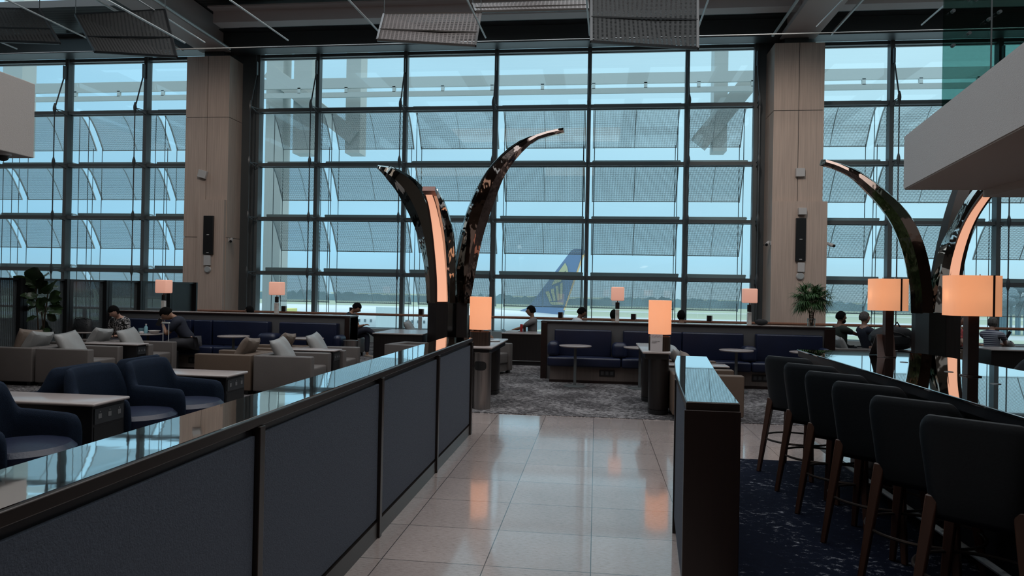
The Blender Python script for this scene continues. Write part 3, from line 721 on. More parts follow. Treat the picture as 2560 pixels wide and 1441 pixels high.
def armchair(x, y, ang, kind, lab, pil=None, group=None):
    src = AG if kind == 'g' else AT
    if src not in used: used[src] = 1; o = src; o['label'] = lab; o.location = (x, y, 0); o.rotation_euler = (0, 0, ang); 
    else: o = dup(src, (x, y, 0), ang, lab)
    o['group'] = 'boxy leather lounge armchairs'
    if pil: pil_(x, y, ang, pil[0], pil[1], *(pil[2:]))
    return o
def pil_(x, y, ang, m, lab, lean=.50, dy=0., size=.50, dx=0.):
    mt = Matrix.Translation((x, y, 0)) @ rotz(ang) @ Matrix.Translation((-.15 + dx, dy, .585)) @ Matrix.Rotation(-lean, 4, 'Y') @ Matrix.Rotation(PI / 2, 4, 'Z') @ Matrix.Rotation(-.10, 4, 'Y')
    o = cushion('throw_cushion', m, size, size * .98, .15, None, mt); tag(o, lab, 'cushion', 'throw cushions on the lounge armchairs')
# defer duplicates: originals must stay at the origin until all copies exist -> collect first
chairs = []
def Ach(*a, **k): chairs.append((a, k))
# cluster at centre left (grey face right, tan face left)
Ach(-4.41, 9.86, 0, 'g', 'greige armchair with silver cushion, nearest of the centre-left group', (PILG, 'silver cushion on the nearest greige armchair beside the mirror-top partition'))
Ach(-4.36, 11.02, 0, 'g', 'greige armchair with silver cushion, before the navy bench end', (PILG, 'silver cushion on the greige armchair in front of the round table'))
Ach(-5.31, 9.86, PI, 't', 'tan armchair turned left, back to back with the nearest greige one', (PILT, 'taupe cushion on the near tan armchair, peeking over its back'))
Ach(-5.26, 11.02, PI, 't', 'tan armchair turned left in the second row of centre-left group', (PILT, 'taupe cushion on the second tan armchair, left of silver cushion'))
# cluster at far left
Ach(-7.86, 9.90, 0, 'g', 'greige armchair behind the navy swivel chairs, silver cushion on top', (PILG, 'silver cushion on the armchair behind the navy swivel chairs'))
Ach(-7.66, 11.02, 0, 'g', 'greige armchair with silver cushion in front of the woman', (PILG, 'silver cushion standing in front of the woman in patterned top'))
Ach(-8.77, 9.90, PI, 'g', 'greige armchair turned left at the far left picture side', (PILG, 'dull grey cushion on the far left armchair'))
Ach(-8.58, 11.02, PI, 'g', 'greige armchair turned left in front of the handbag table', (PILG, 'low grey cushion below the woman, on the left-turned armchair'))
# cluster at right of the walkway
Ach(1.39, 9.23, 0, 't', 'tan armchair beside the curved partition, nearest on the right', (PILT, 'taupe cushion on the tan armchair by the curved partition'))
Ach(1.36, 10.45, 0, 't', 'tan armchair beyond the low white table right of the walkway', (PILG, 'pale cushion peeking above the curved partition end'))
# chairs beyond the partitions
Ach(-3.25, 12.45, -.2, 'g', 'greige armchair right in front of the first light tree')
Ach(-2.95, 16.35, PI, 'g', 'greige armchair near the glass behind the left cabinet', (PILT, 'taupe cushion beyond the left dark cabinet, beside tree trunk'))
Ach(-4.25, 16.35, 0, 'g', 'greige armchair near the glass, left of its twin', (PILG, 'grey cushion standing beyond the left dark cabinet'))
Ach(-.75, 15.7, PI, 'g', 'greige armchair of the man resting his arms on the cabinet', (PILT, 'taupe cushion behind the man in the grey shirt'))
Ach(-2.1, 13.0, -.4, 'g', 'greige armchair half hidden by the left drum lamp')
Ach(4.98, 14.55, 0, 'g', 'greige armchair of the bearded man by the glass', (PILG, 'grey cushion behind the bearded man in dark shirt'))
Ach(5.62, 14.35, 0, 'g', 'greige armchair of the man with grey hair and scarf', (PILG, 'wide grey cushion behind the man with the collar scarf'))
Ach(7.0, 15.2, PI, 't', 'tan armchair of the person in red behind the bar lamp', (PILT, 'taupe cushion between the bar lamp post and the striped shirt'))
Ach(8.25, 14.9, 0, 'g', 'greige armchair under the striped-shirt person', (PILG, 'grey cushion at the picture edge behind the striped shirt'))
for a_, k_ in chairs:
    x, y, ang, kind, lab = a_[:5]
    src = AG if kind == 'g' else AT
    o = dup(src, (x, y, 0), ang, lab, 'boxy leather lounge armchairs')
    if len(a_) > 5: pil_(x, y, ang, a_[5][0], a_[5][1], *(a_[5][2:]))
pil_(-8.95, 9.95, PI, PILT, 'brown cushion lying low at the far left picture edge', .2, 0, .5)
def purge(src):
    for k in kids(src): purge(k)
    bpy.data.objects.remove(src)
purge(AG); purge(AT)

def socket_panel(par, x, y0, y1, z0, z1):
    p = MB().box(x, x + .006, y0, y1, z0, z1).build('socket_panel', mat('charcoal_plate', (.03, .032, .036), .5), par, smooth=False)
    n = 3
    for k in range(n):
        yc = y0 + (y1 - y0) * (k + .5) / n; zc = (z0 + z1) / 2; w = (y1 - y0) * .055
        MB().box(x + .006, x + .009, yc - w, yc + w, zc - w, zc + w).box(x + .006, x + .009, yc - w * .35, yc + w * .35, zc + w * 1.6, zc + w * 2.1).build('socket', mat('socket_grey', (.16, .16, .165), .5), p, smooth=False)
def long_table(x0, x1, y0, y1, z, lab):
    s = thing('side_table', lab, 'table', ((x0 + x1) / 2, (y0 + y1) / 2, 0), group='white topped lounge tables with sockets')
    MB().box(x0, x1, y0, y1, z - .025, z).build('tabletop', WHT, s, .011, 3)
    MB().box(x0 + .03, x1 - .03, y0 + .03, y1 - .03, .006, z - .025).build('body', BLK, s, .004)
    socket_panel(s, x1 - .029, y0 + .05, y1 - .05, z - .17, z - .05)
    MB().box(x1 - .03, x1 - .026, y0 + .05, y1 - .05, .03, z - .19).build('niche', PLAST_K, s, smooth=False)
long_table(-4.95, -3.80, 4.93, 5.36, .635, 'white topped table between the two nearest navy swivel chairs')
long_table(-5.2, -3.74, 6.78, 7.22, .635, 'white topped table behind the third navy swivel chair')
long_table(-4.85, -3.95, 10.28, 10.62, .60, 'low table between the two greige armchairs at centre left')
long_table(-8.2, -7.22, 10.32, 10.62, .60, 'low table between the greige armchairs at far left')
long_table(.97, 1.80, 9.68, 10.04, .60, 'low white topped table beside the tan armchairs right of walkway')

# cabinets near the glass
def cabinet(x0, x1, y0, y1, z, lab):
    s = thing('cabinet_table', lab, 'cabinet', ((x0 + x1) / 2, (y0 + y1) / 2, 0))
    MB().box(x0 - .02, x1 + .02, y0 - .02, y1 + .02, z - .025, z).build('top', WHT, s, .006)
    MB().box(x0, x1, y0, y1, .08, z - .025).build('body', BLKW, s, smooth=False)
    MB().box(x0, x1, y0 - .003, y0 + .0, .10, .108).build('trim_line', STEEL_L, s, smooth=False)
    MB().box(x0 + .01, x1 - .01, y0 + .03, y1, .006, .08).build('kick', PLAST_K, s, smooth=False)
cabinet(-4.32, -3.35, 13.3, 14.6, .69, 'black ribbed cabinet with white top left of the first light tree')
cabinet(-1.95, -.55, 14.56, 15.3, .68, 'black cabinet with white top under the typing man')
cabinet(6.9, 9.4, 13.2, 13.9, .70, 'long black cabinet with pale top at far right behind the bar')
cabinet(5.65, 6.5, 13.45, 13.95, .62, 'low dark cabinet with backpack on top behind bar lamp')

# ------------------------------------------------------------------ navy swivel tub chairs
def tub_proto():
    s = thing('swivel_chair', 'x', 'chair')      # faces +X
    n = 60; rings = []
    def hh(a):
        a = abs(a)
        if a < .80: return .850 - .008 * (a / .80) ** 2
        if a < 1.0: t = (a - .80) / .20; t = t * t * (3 - 2 * t); return .842 - .20 * t
        return .642 - .02 * (a - 1.0)
    def plan(a, r):
        c, s_ = math.cos(a), math.sin(a); p = 4.2
        k = (abs(c) ** p + abs(s_) ** p) ** (-1 / p); return (-c * k * r * 1.02, s_ * k * r)
    amax = 2.30
    for i in range(n + 1):
        a = -amax + 2 * amax * i / n
        h = hh(a); ed = min(1, (amax - abs(a)) / .12); h2 = h - .05 * (1 - ed) ** 2
        sl = .0 + .05 * max(0, (h - .62)) / .22
        ox, oy = plan(a, .375); ix, iy = plan(a, .29); mx_, my = plan(a, .335)
        lean = -.045 * (h - .4)
        rings.append([(ox * .93, oy * .93, .10), (ox, oy, .40), (ox + lean - sl * .3, oy * (1.0), h2 - .04), (mx_ + lean - sl * .3, my, h2), (ix + lean - sl * .3, iy, h2 - .04), (ix, iy, .42), (ix * .9, iy * .9, .12)])
    MB().loft(rings).build('shell', NAVYF, s, sub=1)
    MB().lathe([(0, .30), (.27, .30), (.315, .32), (.33, .36), (.325, .41), (.29, .445), (.2, .458), (0, .462)], (.10, 0, 0), 40).build('seat', NAVY, s)
    MB().lathe([(0, .09), (.27, .09), (.30, .11), (.30, .305), (0, .305)], (.10, 0, 0), 40).build('seat_base', NAVYF, s)
    MB().lathe([(0, .006), (.28, .006), (.28, .03), (.06, .05), (.05, .1), (0, .1)], (.0, 0, 0), 32).build('swivel_foot', STEEL_D, s)
    return s
tub = tub_proto()
for i, (x, y, ang, lab) in enumerate(((-4.00, 4.38, .0, 'navy swivel tub chair nearest the camera at left edge'), (-4.08, 5.70, 0, 'navy swivel tub chair behind the first white topped table'), (-3.99, 6.33, 0, 'navy swivel tub chair in front of the second white topped table'),
      (-4.92, 5.75, PI, 'navy swivel chair turned away, back against the second chair'), (-4.88, 6.55, PI, 'navy swivel chair turned away, back against the third chair'), (-4.15, 3.35, 0, 'navy swivel tub chair cut off at the lower left edge'))):
    dup(tub, (x, y, 0), ang, lab, 'navy swivel tub chairs')
purge(tub)

# ------------------------------------------------------------------ bar and stools
bar = thing('bar_counter', 'long bar table with mirror-black stone top on the right', 'counter', (2.5, 4, 0))
BX0, BX1, BY0, BY1 = 1.925, 3.09, 1.0, 7.02
outl = [(BX0 + .01 - .01, BY1), (2.86, BY1), (3.02, BY1 - .10), (BX1, BY1 - .5), (BX1, BY0), (BX0 - .10, BY0)]
MB().prism(outl, 1.035, 1.05).build('stone_top', BARTOP, bar, .003)
MB().prism([(x + (.01 if x < 2.4 else -.01), y - (.01 if y > 2 else 0)) for x, y in outl], .985, 1.035).build('edge', BLK, bar, smooth=False)
MB().box(2.15, 2.9, BY0 + .1, 6.2, .12, .985).build('body', BLK, bar, smooth=False)
MB().box(2.0, 2.2, BY0, 6.9, .93, .985).build('rail_channel', PLAST_K, bar, smooth=False)
for y in (6.4, 4.6, 2.8): MB().box(2.35, 2.6, y - .10, y + .10, .006, .99).build('leg', WOODD, bar, smooth=False)
for y in (6.55, 5.4, 4.3, 3.3): MB().box(2.05, 2.13, y - .12, y + .12, .90, .93).box(2.07, 2.09, y - .02, y + .02, .82, .93).build('hook', STEEL_D, bar, smooth=False)
MB().tube([(2.0, 1.2, .22), (2.0, 6.7, .22)], .018, 8).build('foot_rail', STEEL_L, bar)
for (px, py_) in ((2200, 890), (2260, 906), (2372, 930), (2489, 960)):
    p = atZ(px, py_, 1.051); MB().lathe([(0, 1.0502), (.03, 1.0502), (.028, 1.053), (0, 1.053)], (p.x, p.y, 0), 20).build('grommet', STEEL_D, bar)

def bar_lamp(px, py_, shade, lab):
    p = atZ(px, py_, 1.05); x, y = p.x, p.y
    s = thing('bar_lamp', lab, 'lamp', (x, y, 1.05), group='offset shade lamps on the bar')
    sx0, sx1, sy0, sy1, bandx0, bandx1 = shade
    zt, zb = atY(px, sy0, y).z, atY(px, sy1, y).z
    MB().box(x - .034, x + .034, y - .034, y + .034, 1.05, zb + .05).build('post', WOODD, s, .003)
    MB().prism([(x - .05, y - .05), (x + .05, y - .05), (x + .05, y + .05), (x - .05, y + .05)], 1.05, 1.058).build('foot', RIM, s, .004)
    xa, xb = atY(sx0, sy0, y).x, atY(sx1, sy0, y).x; ba, bb = atY(bandx0, sy0, y).x, atY(bandx1, sy0, y).x
    d = .105
    # shade wraps the post: rounded box
    n = 8; pts = []
    for (ccx, ccy, a0) in ((xb - .03, y + d - .03, 0), (xa + .06, y + d - .06, PI / 2), (xa + .06, y - d + .06, PI), (xb - .03, y - d + .03, 1.5 * PI)):
        r_ = .03 if ccx > x else .06
        pts += [(ccx + r_ * math.cos(a0 + PI / 2 * k / n), ccy + r_ * math.sin(a0 + PI / 2 * k / n)) for k in range(n + 1)]
    MB().prism(pts, zb, zt).build('lamp_shade', SHADE_E, s)
    bulb(xa + (x - xa) * .30, y, (zb + zt) / 2, .085, .02); bulb(x + .05, y - .02, (zb + zt) / 2, .06, .02); bulb(xb - .10, y, (zb + zt) / 2, .045)
    MB().box(ba, bb, y - d - .004, y + d + .004, zb - .002, zt + .002).build('dark_band', WOODD, s, smooth=False)
    for q in (-.05, .05): MB().tube([(x + q, y, zt - .005), (x + q, y, zt + .012)], .004, 6).build('finial', STEEL_L, s)
bar_lamp(2219, 893, (2176, 2262, 698, 777, 2239, 2243), 'glowing bar lamp farther along the bar with tent sign')
bar_lamp(2426, 941, (2367, 2489, 690, 790, 2461, 2466), 'glowing bar lamp nearer the camera on the bar, larger')
# menu holder
mh = thing('menu_holder', 'brown tent sign standing beside the far bar lamp', 'sign', (2.36, 6.35, 1.05))
p0, p1, p2, p3 = atY(2181, 894, 6.45), atY(2189, 836, 6.45), atY(2208, 836, 6.45), atY(2204, 894, 6.45)
q1, q3 = atY(2235, 838, 6.62), atY(2228, 893, 6.62)
def slab(ps, th, name, m, par):
    n = Vector((0, 1, 0)) * th; v = [Vector(p) for p in ps] + [Vector(p) + n for p in ps]
    return MB().add(v, [(0, 1, 2, 3), (7, 6, 5, 4), (0, 4, 5, 1), (1, 5, 6, 2), (2, 6, 7, 3), (3, 7, 4, 0)]).build(name, m, par, smooth=False)
zt_ = atY(2189, 836, 6.45).z
x0_, x1_ = p0.x, atY(2236, 894, 6.45).x
slab([(x0_, 6.34, 1.052), (x0_ + .03, 6.44, zt_), (x1_ + .02, 6.52, zt_), (x1_, 6.42, 1.052)], .006, 'front_leaf', mat('taupe_card', (.20, .155, .145), .6), mh)
slab([(x0_ + .02, 6.58, 1.052), (x0_ + .03, 6.45, zt_), (x1_ + .02, 6.53, zt_), (x1_ + .01, 6.66, 1.052)], .006, 'rear_leaf', mat('dark_taupe_card', (.08, .06, .055), .6), mh)

def stool_proto():
    s = thing('bar_stool', 'x', 'bar stool')       # faces +X
    n = 40; rings = []
    def plan(a, r):
        c, q = math.cos(a), math.sin(a); p = 6.5; k = (abs(c) ** p + abs(q) ** p) ** (-1 / p); return (-c * k * r * .98, q * k * r * 1.02)
    amax = 1.75
    for i in range(n + 1):
        a = -amax + 2 * amax * i / n; aa = abs(a)
        t = max(0, min(1, (aa - .72) / .85)); h = 1.04 - .30 * t
        o1 = plan(a, .212); i1 = plan(a, .188); m1 = plan(a, .200)
        k = 1.10; lean = -.03
        rings.append([(o1[0] * .93, o1[1] * .88, .545), (o1[0] + lean * .4, o1[1] * 1.0, .80), (o1[0] * 1.02 + lean, o1[1] * k, h - .012), (m1[0] * 1.02 + lean, m1[1] * k, h), (i1[0] * 1.02 + lean, i1[1] * k, h - .012), (i1[0], i1[1] * 1.0, .80), (i1[0] * .93, i1[1] * .88, .545)])
    MB().loft(rings).build('back_shell', STOOLF, s, sub=1)
    MB().box(-.185, .21, -.19, .19, .55, .74).build('seat', STOOLF, s, .035, 4)
    for sx in (-1, 1):
        for sy in (-1, 1):
            top = Vector((sx * .165, sy * .168, .66 if sx < 0 else .62)); bot = Vector((sx * .245, sy * .235, .006))
            u = .024; rs = []
            for P_, w in ((top, .027), (top.lerp(bot, .15), .026), (bot, .016)):
                rs.append([(P_.x - w, P_.y - w, P_.z), (P_.x + w, P_.y - w, P_.z), (P_.x + w, P_.y + w, P_.z), (P_.x - w, P_.y + w, P_.z)])
            MB().loft(rs).build('leg', wood('walnut_legs', (.06, .026, .016), rough=.45), s, .006)
    MB().torus((0, 0, .30), .285, .009, 40, 8).build('foot_ring', RIM, s)
    return s
st = stool_proto()
slabs = ['farthest bar stool, at the end of the bar', 'second bar stool from the far end of the bar', 'third bar stool from the far end of the bar', 'fourth bar stool from the far end of the bar', 'fifth bar stool from the far end, second nearest big one', 'nearest large bar stool back at the right edge']
A0 = math.radians(50)
for i, yy in enumerate((6.42, 5.79, 5.22, 4.64, 4.02, 3.42)):
    c_ = Vector((1.455, yy, 0)) - rotz(A0) @ Vector((-.245, .235, 0))
    dup(st, (c_.x, c_.y, .0), A0, slabs[i], 'charcoal bar stools along the bar')
dup(st, (2.02, 2.93, 0), math.radians(215), 'turned bar stool with only a leg and seat corner at lower right', 'charcoal bar stools along the bar')
# stools on the far side
for i, (px, py_, lab) in enumerate(((2300, 872, 'charcoal leather stool back across the bar, before second tree'), (2450, 892, 'charcoal leather stool back across the bar, behind nearer lamp'), (2375, 880, 'charcoal stool back across the bar between the others'))):
    p = atZ(px, py_, 1.03); dup(st, (3.62, (6.6, 5.0, 5.8)[i], 0), math.radians(185 + 12 * i), lab, 'charcoal bar stools along the bar')
purge(st)

# ------------------------------------------------------------------ light trees
def leafbeam(par, name, secs, m_out, Wd, yaw, m_side=None):
    # secs: (point, half thickness, half width) along the arc ; bends in the x-z plane turned by yaw
    rings = []
    n = len(secs)
    for i, (p, ht, hw) in enumerate(secs):
        p = Vector(p); d = (Vector(secs[min(i + 1, n - 1)][0]) - Vector(secs[max(i - 1, 0)][0])).normalized()
        w = Vector((math.sin(yaw), math.cos(yaw), 0)); w = (w - d * w.dot(d)).normalized(); t = w.cross(d).normalized()
        rings.append([p - t * ht - w * hw * .3, p - w * hw, p + t * ht - w * hw * .5, p + t * ht + w * hw, p - t * ht + w * hw])
    return MB().loft(rings).build(name, m_out, par)
def smooth_pts(P_, n=22):
    out = []
    for k in range(n + 1):
        t = k / n * (len(P_) - 1); i = min(int(t), len(P_) - 2); f = t - i
        g = lambda j: P_[max(0, min(len(P_) - 1, j))]
        a, b, c, d = g(i - 1), g(i), g(i + 1), g(i + 2)
        out.append(tuple(.5 * (2 * b[q] + (c[q] - a[q]) * f + (2 * a[q] - 5 * b[q] + 4 * c[q] - d[q]) * f * f + (3 * b[q] - a[q] - 3 * c[q] + d[q]) * f ** 3) for q in range(len(b))))
    return out
def leaf_px(par, name, lst, Y0, dY, m, yaw, hw0=.20):
    # lst rows: x_left, x_right, y ; placed on the trunk's own depth plane, dY shifts along the leaf
    S = []
    rows_ = smooth_pts([(xl, xr, y, i / (len(lst) - 1)) for i, (xl, xr, y) in enumerate(lst)])
    for xl, xr, y, t in rows_:
        Y = Y0 + dY * t * t
        a, b = atY(xl, y, Y), atY(xr, y, Y); S.append(((a + b) / 2, (b - a).length / 2, hw0 * (1 - .55 * t)))
    # thickness measured horizontally -> convert to across-the-arc
    out = []
    for i, (p, ht, hw) in enumerate(S):
        d = (S[min(i + 1, len(S) - 1)][0] - S[max(i - 1, 0)][0]).normalized(); out.append((p, max(.05 if m is BRMIR else .02, ht * (.35 + .65 * abs(d.z))), hw))
    return leafbeam(par, name, out, m, 0, yaw)
YT = 13.5
t1 = thing('light_tree', 'mirror-clad sculpture of arching blades with a glowing strip, centre left', 'sculpture', (atY(1120, 860, YT).x, YT, 0), group=None)
xa, xb, xc, xd, xe = [atY(px, 800, q).x for px, q in ((1069, YT - .1), (1090, YT - .25), (1119, YT - .25), (1141, YT + .05), (1172, YT + .3))]
zP = atY(1120, 758, YT).z
MB().prism([(xa, YT - .1), (xb, YT - .25), (xc, YT - .25), (xd, YT + .05), (xe, YT + .1), (xe, YT + .3), (xa, YT + .3)], .006, zP).build('trunk', BLKW, t1, smooth=False)
MB().prism([(xc + .002, YT - .255), (xd, YT + .04), (xd, YT + .06), (xc - .01, YT - .23)], .006, zP).build('smoked_panel', mat('smoked_mirror', (.10, .105, .105), .12, 1.), t1, smooth=False)
leaf_px(t1, 'left_blade', [(1068, 1112, 758), (1060, 1106, 660), (1034, 1092, 560), (992, 1056, 480), (956, 1000, 436), (937, 950, 418)], YT + .15, -.3, CHROME, .35)
leaf_px(t1, 'right_blade', [(1140, 1173, 758), (1140, 1185, 690), (1160, 1206, 590), (1188, 1236, 500), (1232, 1272, 420), (1318, 1340, 350), (1402, 1418, 326)], YT + .2, -.2, BRMIR, -.35)
leaf_px(t1, 'right_blade_edge', [(1133, 1147, 758), (1134, 1152, 690), (1152, 1172, 590), (1180, 1200, 500), (1226, 1242, 418), (1300, 1312, 352), (1398, 1404, 324)], YT + .30, -.2, CHROME, -.35)
leaf_px(t1, 'side_mirror', [(1116, 1140, 758), (1114, 1139, 690), (1106, 1133, 590), (1092, 1116, 520), (1080, 1096, 478)], YT - .16, -.5, CHROME2, .0, .12)
leaf_px(t1, 'front_blade', [(1088, 1124, 758), (1087, 1121, 690), (1079, 1112, 590), (1068, 1098, 520), (1055, 1086, 474)], YT - .16, -.55, mat('dark_bronze_face', (.05, .035, .03), .3, .5), -.1, .05)
def strip(par, lst, Y0, dY, off):
    rr = smooth_pts([(xl, xr, y, i / (len(lst) - 1)) for i, (xl, xr, y) in enumerate(lst)]); v = []; f = []
    for xl, xr, y, t in rr:
        Y = Y0 + dY * t * t - off; v += [atY(xl, y, Y), atY(xr, y, Y), atY(xr, y, Y + .03), atY(xl, y, Y + .03)]
    n = len(rr)
    return MB().loft([v[4 * i:4 * i + 4] for i in range(n)]).build('light_strip', STRIP_E, par)
strip(t1, [(1093, 1117, 755), (1092, 1115, 690), (1083, 1105, 590), (1073, 1091, 520), (1063, 1079, 484)], YT - .16, -.55, .06)
p = atY(1071, 476, YT - .9)
MB().obox(Matrix.Translation((p.x, p.y + .12, p.z)) @ Matrix.Rotation(-.35, 4, 'X'), .12, .10, .045).build('blade_tip', mat('pink_lit_bronze', (.25, .14, .12), .3, .6), t1, smooth=False)  # pink light on the blade end is put into its colour

YT2 = 12.9
t2 = thing('light_tree', 'mirror-clad sculpture of arching blades behind the bar lamps, right', 'sculpture', (atY(2340, 860, YT2).x, YT2, 0))
xs2 = [atY(px, 800, q).x for px, q in ((2279, YT2 + .25), (2323, YT2 - .25), (2360, YT2 - .12), (2366, YT2 - .12), (2402, YT2 - .2))]
zP2 = atY(2340, 783, YT2).z
MB().prism([(xs2[0], YT2 + .1), (xs2[1], YT2 - .25), (xs2[1], YT2 + .25), (xs2[0], YT2 + .25)], .006, zP2).build('trunk', mat('brown_black_panel', (.022, .014, .012), .35), t2, smooth=False)
MB().prism([(xs2[1] + .001, YT2 - .25), (xs2[3], YT2 - .12), (xs2[3], YT2 + .25), (xs2[1] + .001, YT2 + .25)], .006, zP2).build('smoked_panel', MATS['smoked_mirror'], t2, smooth=False)
MB().prism([(xs2[3] + .001, YT2 - .12), (xs2[4], YT2 - .2), (xs2[4], YT2 + .25), (xs2[3] + .001, YT2 + .25)], .006, zP2).build('ribbed_panel', BLKW, t2, smooth=False)
leaf_px(t2, 'left_blade', [(2279, 2330, 783), (2275, 2326, 710), (2252, 2306, 610), (2212, 2262, 530), (2140, 2172, 452), (2092, 2108, 420), (2054, 2062, 406)], YT2 + .1, -.3, BRMIR, .35)
leaf_px(t2, 'left_blade_edge', [(2322, 2332, 783), (2318, 2329, 700), (2296, 2308, 610), (2256, 2267, 530), (2164, 2174, 446), (2100, 2108, 414), (2056, 2061, 404)], YT2 + .25, -.3, CHROME, .35)
leaf_px(t2, 'rear_blade', [(2322, 2372, 783), (2338, 2384, 700), (2352, 2396, 620), (2372, 2420, 530), (2402, 2452, 440), (2440, 2490, 380)], YT2 + .45, .6, mat('dark_bronze_face', (.05, .035, .03), .3, .5), -.2)
leaf_px(t2, 'mirror_blade', [(2330, 2372, 783), (2343, 2376, 700), (2362, 2392, 620), (2392, 2420, 560), (2424, 2452, 500), (2470, 2492, 440)], YT2 + .0, -.4, CHROME2, -.1)
leaf_px(t2, 'right_blade', [(2368, 2400, 783), (2370, 2406, 690), (2384, 2420, 620), (2410, 2440, 555), (2444, 2474, 500), (2494, 2524, 440)], YT2 - .1, -.5, MATS['dark_bronze_face'], -.1, .05)
strip(t2, [(2372, 2395, 780), (2373, 2398, 690), (2388, 2412, 620), (2414, 2436, 555), (2450, 2470, 500), (2500, 2520, 440)], YT2 - .1, -.5, .07)

# ------------------------------------------------------------------ fluted glass screens at left
ys_ = [9.35 + k for k in range(7)]
for k in range(6):
    y0, y1 = ys_[k], ys_[k + 1]
    s = thing('glass_screen', 'fluted glass screen panel in dark frame, %s along the left row' % ORD[k], 'screen', (-9.32, (y0 + y1) / 2, 0), group='fluted glass screens at the left')
    s.name = 'fluted_screen'
    MB().box(-9.38, -9.24, y0, y0 + .08, .006, 1.62).build('post', PLAST_K, s, smooth=False)
    MB().box(-9.38, -9.24, y1 - .07, y1 - .012, .006, 1.62).build('post', PLAST_K, s, smooth=False)
    MB().box(-9.36, -9.28, y0 + .055, y1 - .055, 1.585, 1.62).build('top_rail', PLAST_K, s, smooth=False); MB().box(-9.36, -9.28, y0 + .055, y1 - .055, .006, .10).build('bottom_rail', PLAST_K, s, smooth=False)
    MB().box(-9.325, -9.315, y0 + .055, y1 - .055, .10, 1.585).build('fluted_pane', FLUTE if k < 5 else BLKW, s, smooth=False)

# ------------------------------------------------------------------ window rail with small posts
rl = thing('window_rail', 'reddish wooden leaning rail running along the glass wall', 'rail', (-3, 19, 0))
MB().tube([(-18, 18.7, .835), (12, 18.7, .855)], .035, 10).build('handrail', RAILW, rl)
for px in (45, 210, 372, 540, 705, 876, 1050, 1225, 1438, 1583, 1774, 1990, 2240, 2470):
    x = atY(px, 800, 18.7).x
    q = MB().box(x - .05, x + .05, 18.7, 18.74, .006, .80).build('post', STEEL_L, rl, smooth=False)
for px in (705, 876, 1050, 1400, 1583, 1774):
    p = atY(px, 776 + (px - 705) * .019, 18.6); x = p.x
    s = thing('reading_light', 'small dark box light standing on the window rail, %s from left' % ORD[(705, 876, 1050, 1400, 1583, 1774).index(px)], 'light', (x, 18.7, .85), group='small box lights on the window rail')
    MB().box(x - .055, x + .055, 18.66, 18.74, .87, 1.02).build('light_head', WOODD, s, .004)
    MB().box(x + .056, x + .085, 18.68, 18.72, .80, 1.02).build('steel_plate', STEEL_L, s, smooth=False)
struct('baseboard_window', MB().box(-18, 12, 19.55, 19.75, .006, .40), CLADG, 'grey-blue ledge below the tall windows', 'baseboard')

# ------------------------------------------------------------------ plants
def fig():
    s = thing('potted_fig', 'tall fiddle-leaf fig with big dark leaves at the left', 'plant', (-9.05, 10.45, 0))
    Y = 10.45
    st_ = MB(); ends = []
    for pts in (((97, 840), (92, 770), (90, 735), (92, 700)), ((108, 840), (112, 790), (118, 750), (122, 712)), ((110, 842), (106, 800), (104, 780))):
        P_ = [atY(x, y, Y) for x, y in pts]; st_.tube([(P_[0].x, Y, .35)] + [tuple(p) for p in P_], .011, 6)
    st_.build('stem', STEM, s)
    b = MB()
    leaves = [(94, 722, 90, 662, 46), (90, 715, 33, 686, 14), (92, 735, 40, 722, 22), (92, 750, 50, 735, 22), (95, 718, 62, 690, 26), (96, 735, 120, 700, 24), (122, 735, 130, 702, 36), (122, 748, 152, 728, 18), (95, 760, 122, 745, 16), (90, 765, 66, 775, 18), (92, 760, 66, 752, 16), (118, 750, 155, 742, 14), (118, 770, 152, 782, 20), (92, 775, 118, 782, 16), (122, 765, 158, 766, 12), (95, 790, 66, 802, 16), (118, 785, 140, 800, 14), (112, 800, 128, 826, 22), (108, 815, 98, 832, 16), (95, 745, 110, 770, 18), (120, 725, 148, 712, 14), (93, 705, 120, 680, 22), (92, 730, 72, 712, 20), (125, 752, 150, 756, 13), (106, 822, 122, 832, 14), (96, 738, 60, 742, 15)]
    for i, (x0, y0, x1, y1, w) in enumerate(leaves):
        dY = random.uniform(-.22, .22); A = atY(x0, y0, Y); B = atY(x1, y1, Y + dY); d = B - A; L_ = d.length
        d.normalize(); side = d.cross(Vector((0, -1, 0)).lerp(Vector((0, 0, 1)), .25 if i % 3 else .6)).normalized(); up = side.cross(d)
        hw = w / 2 / 108.
        n = 7; v = []
        for k in range(n + 1):
            t = k / n; wd = hw * (.08 + 1.0 * math.sin(PI * min(1, t ** .75 * .97)) * (.7 + .5 * t)) * (1 - .15 * math.sin(t * PI * 2))
            c_ = A + d * (L_ * t) - Vector((0, 0, .05 * L_ * t * t * 2)) + up * .0
            for q in (-1, -.5, 0, .5, 1): v.append(c_ + side * (wd * q) + up * (.22 * wd * abs(q) + .010 * math.sin(k * 2 + q * 3)))
        b.add(v, [(k * 5 + j, k * 5 + j + 1, (k + 1) * 5 + j + 1, (k + 1) * 5 + j) for k in range(n) for j in range(4)])
    b.build('foliage', LEAF, s)
    cx = atY(102, 840, Y).x
    MB().lathe([(0, .006), (.11, .006), (.13, .36), (.125, .38), (.12, .36), (0, .35)], (cx, Y, 0), 24).build('pot', PLAST_K, s)
fig()
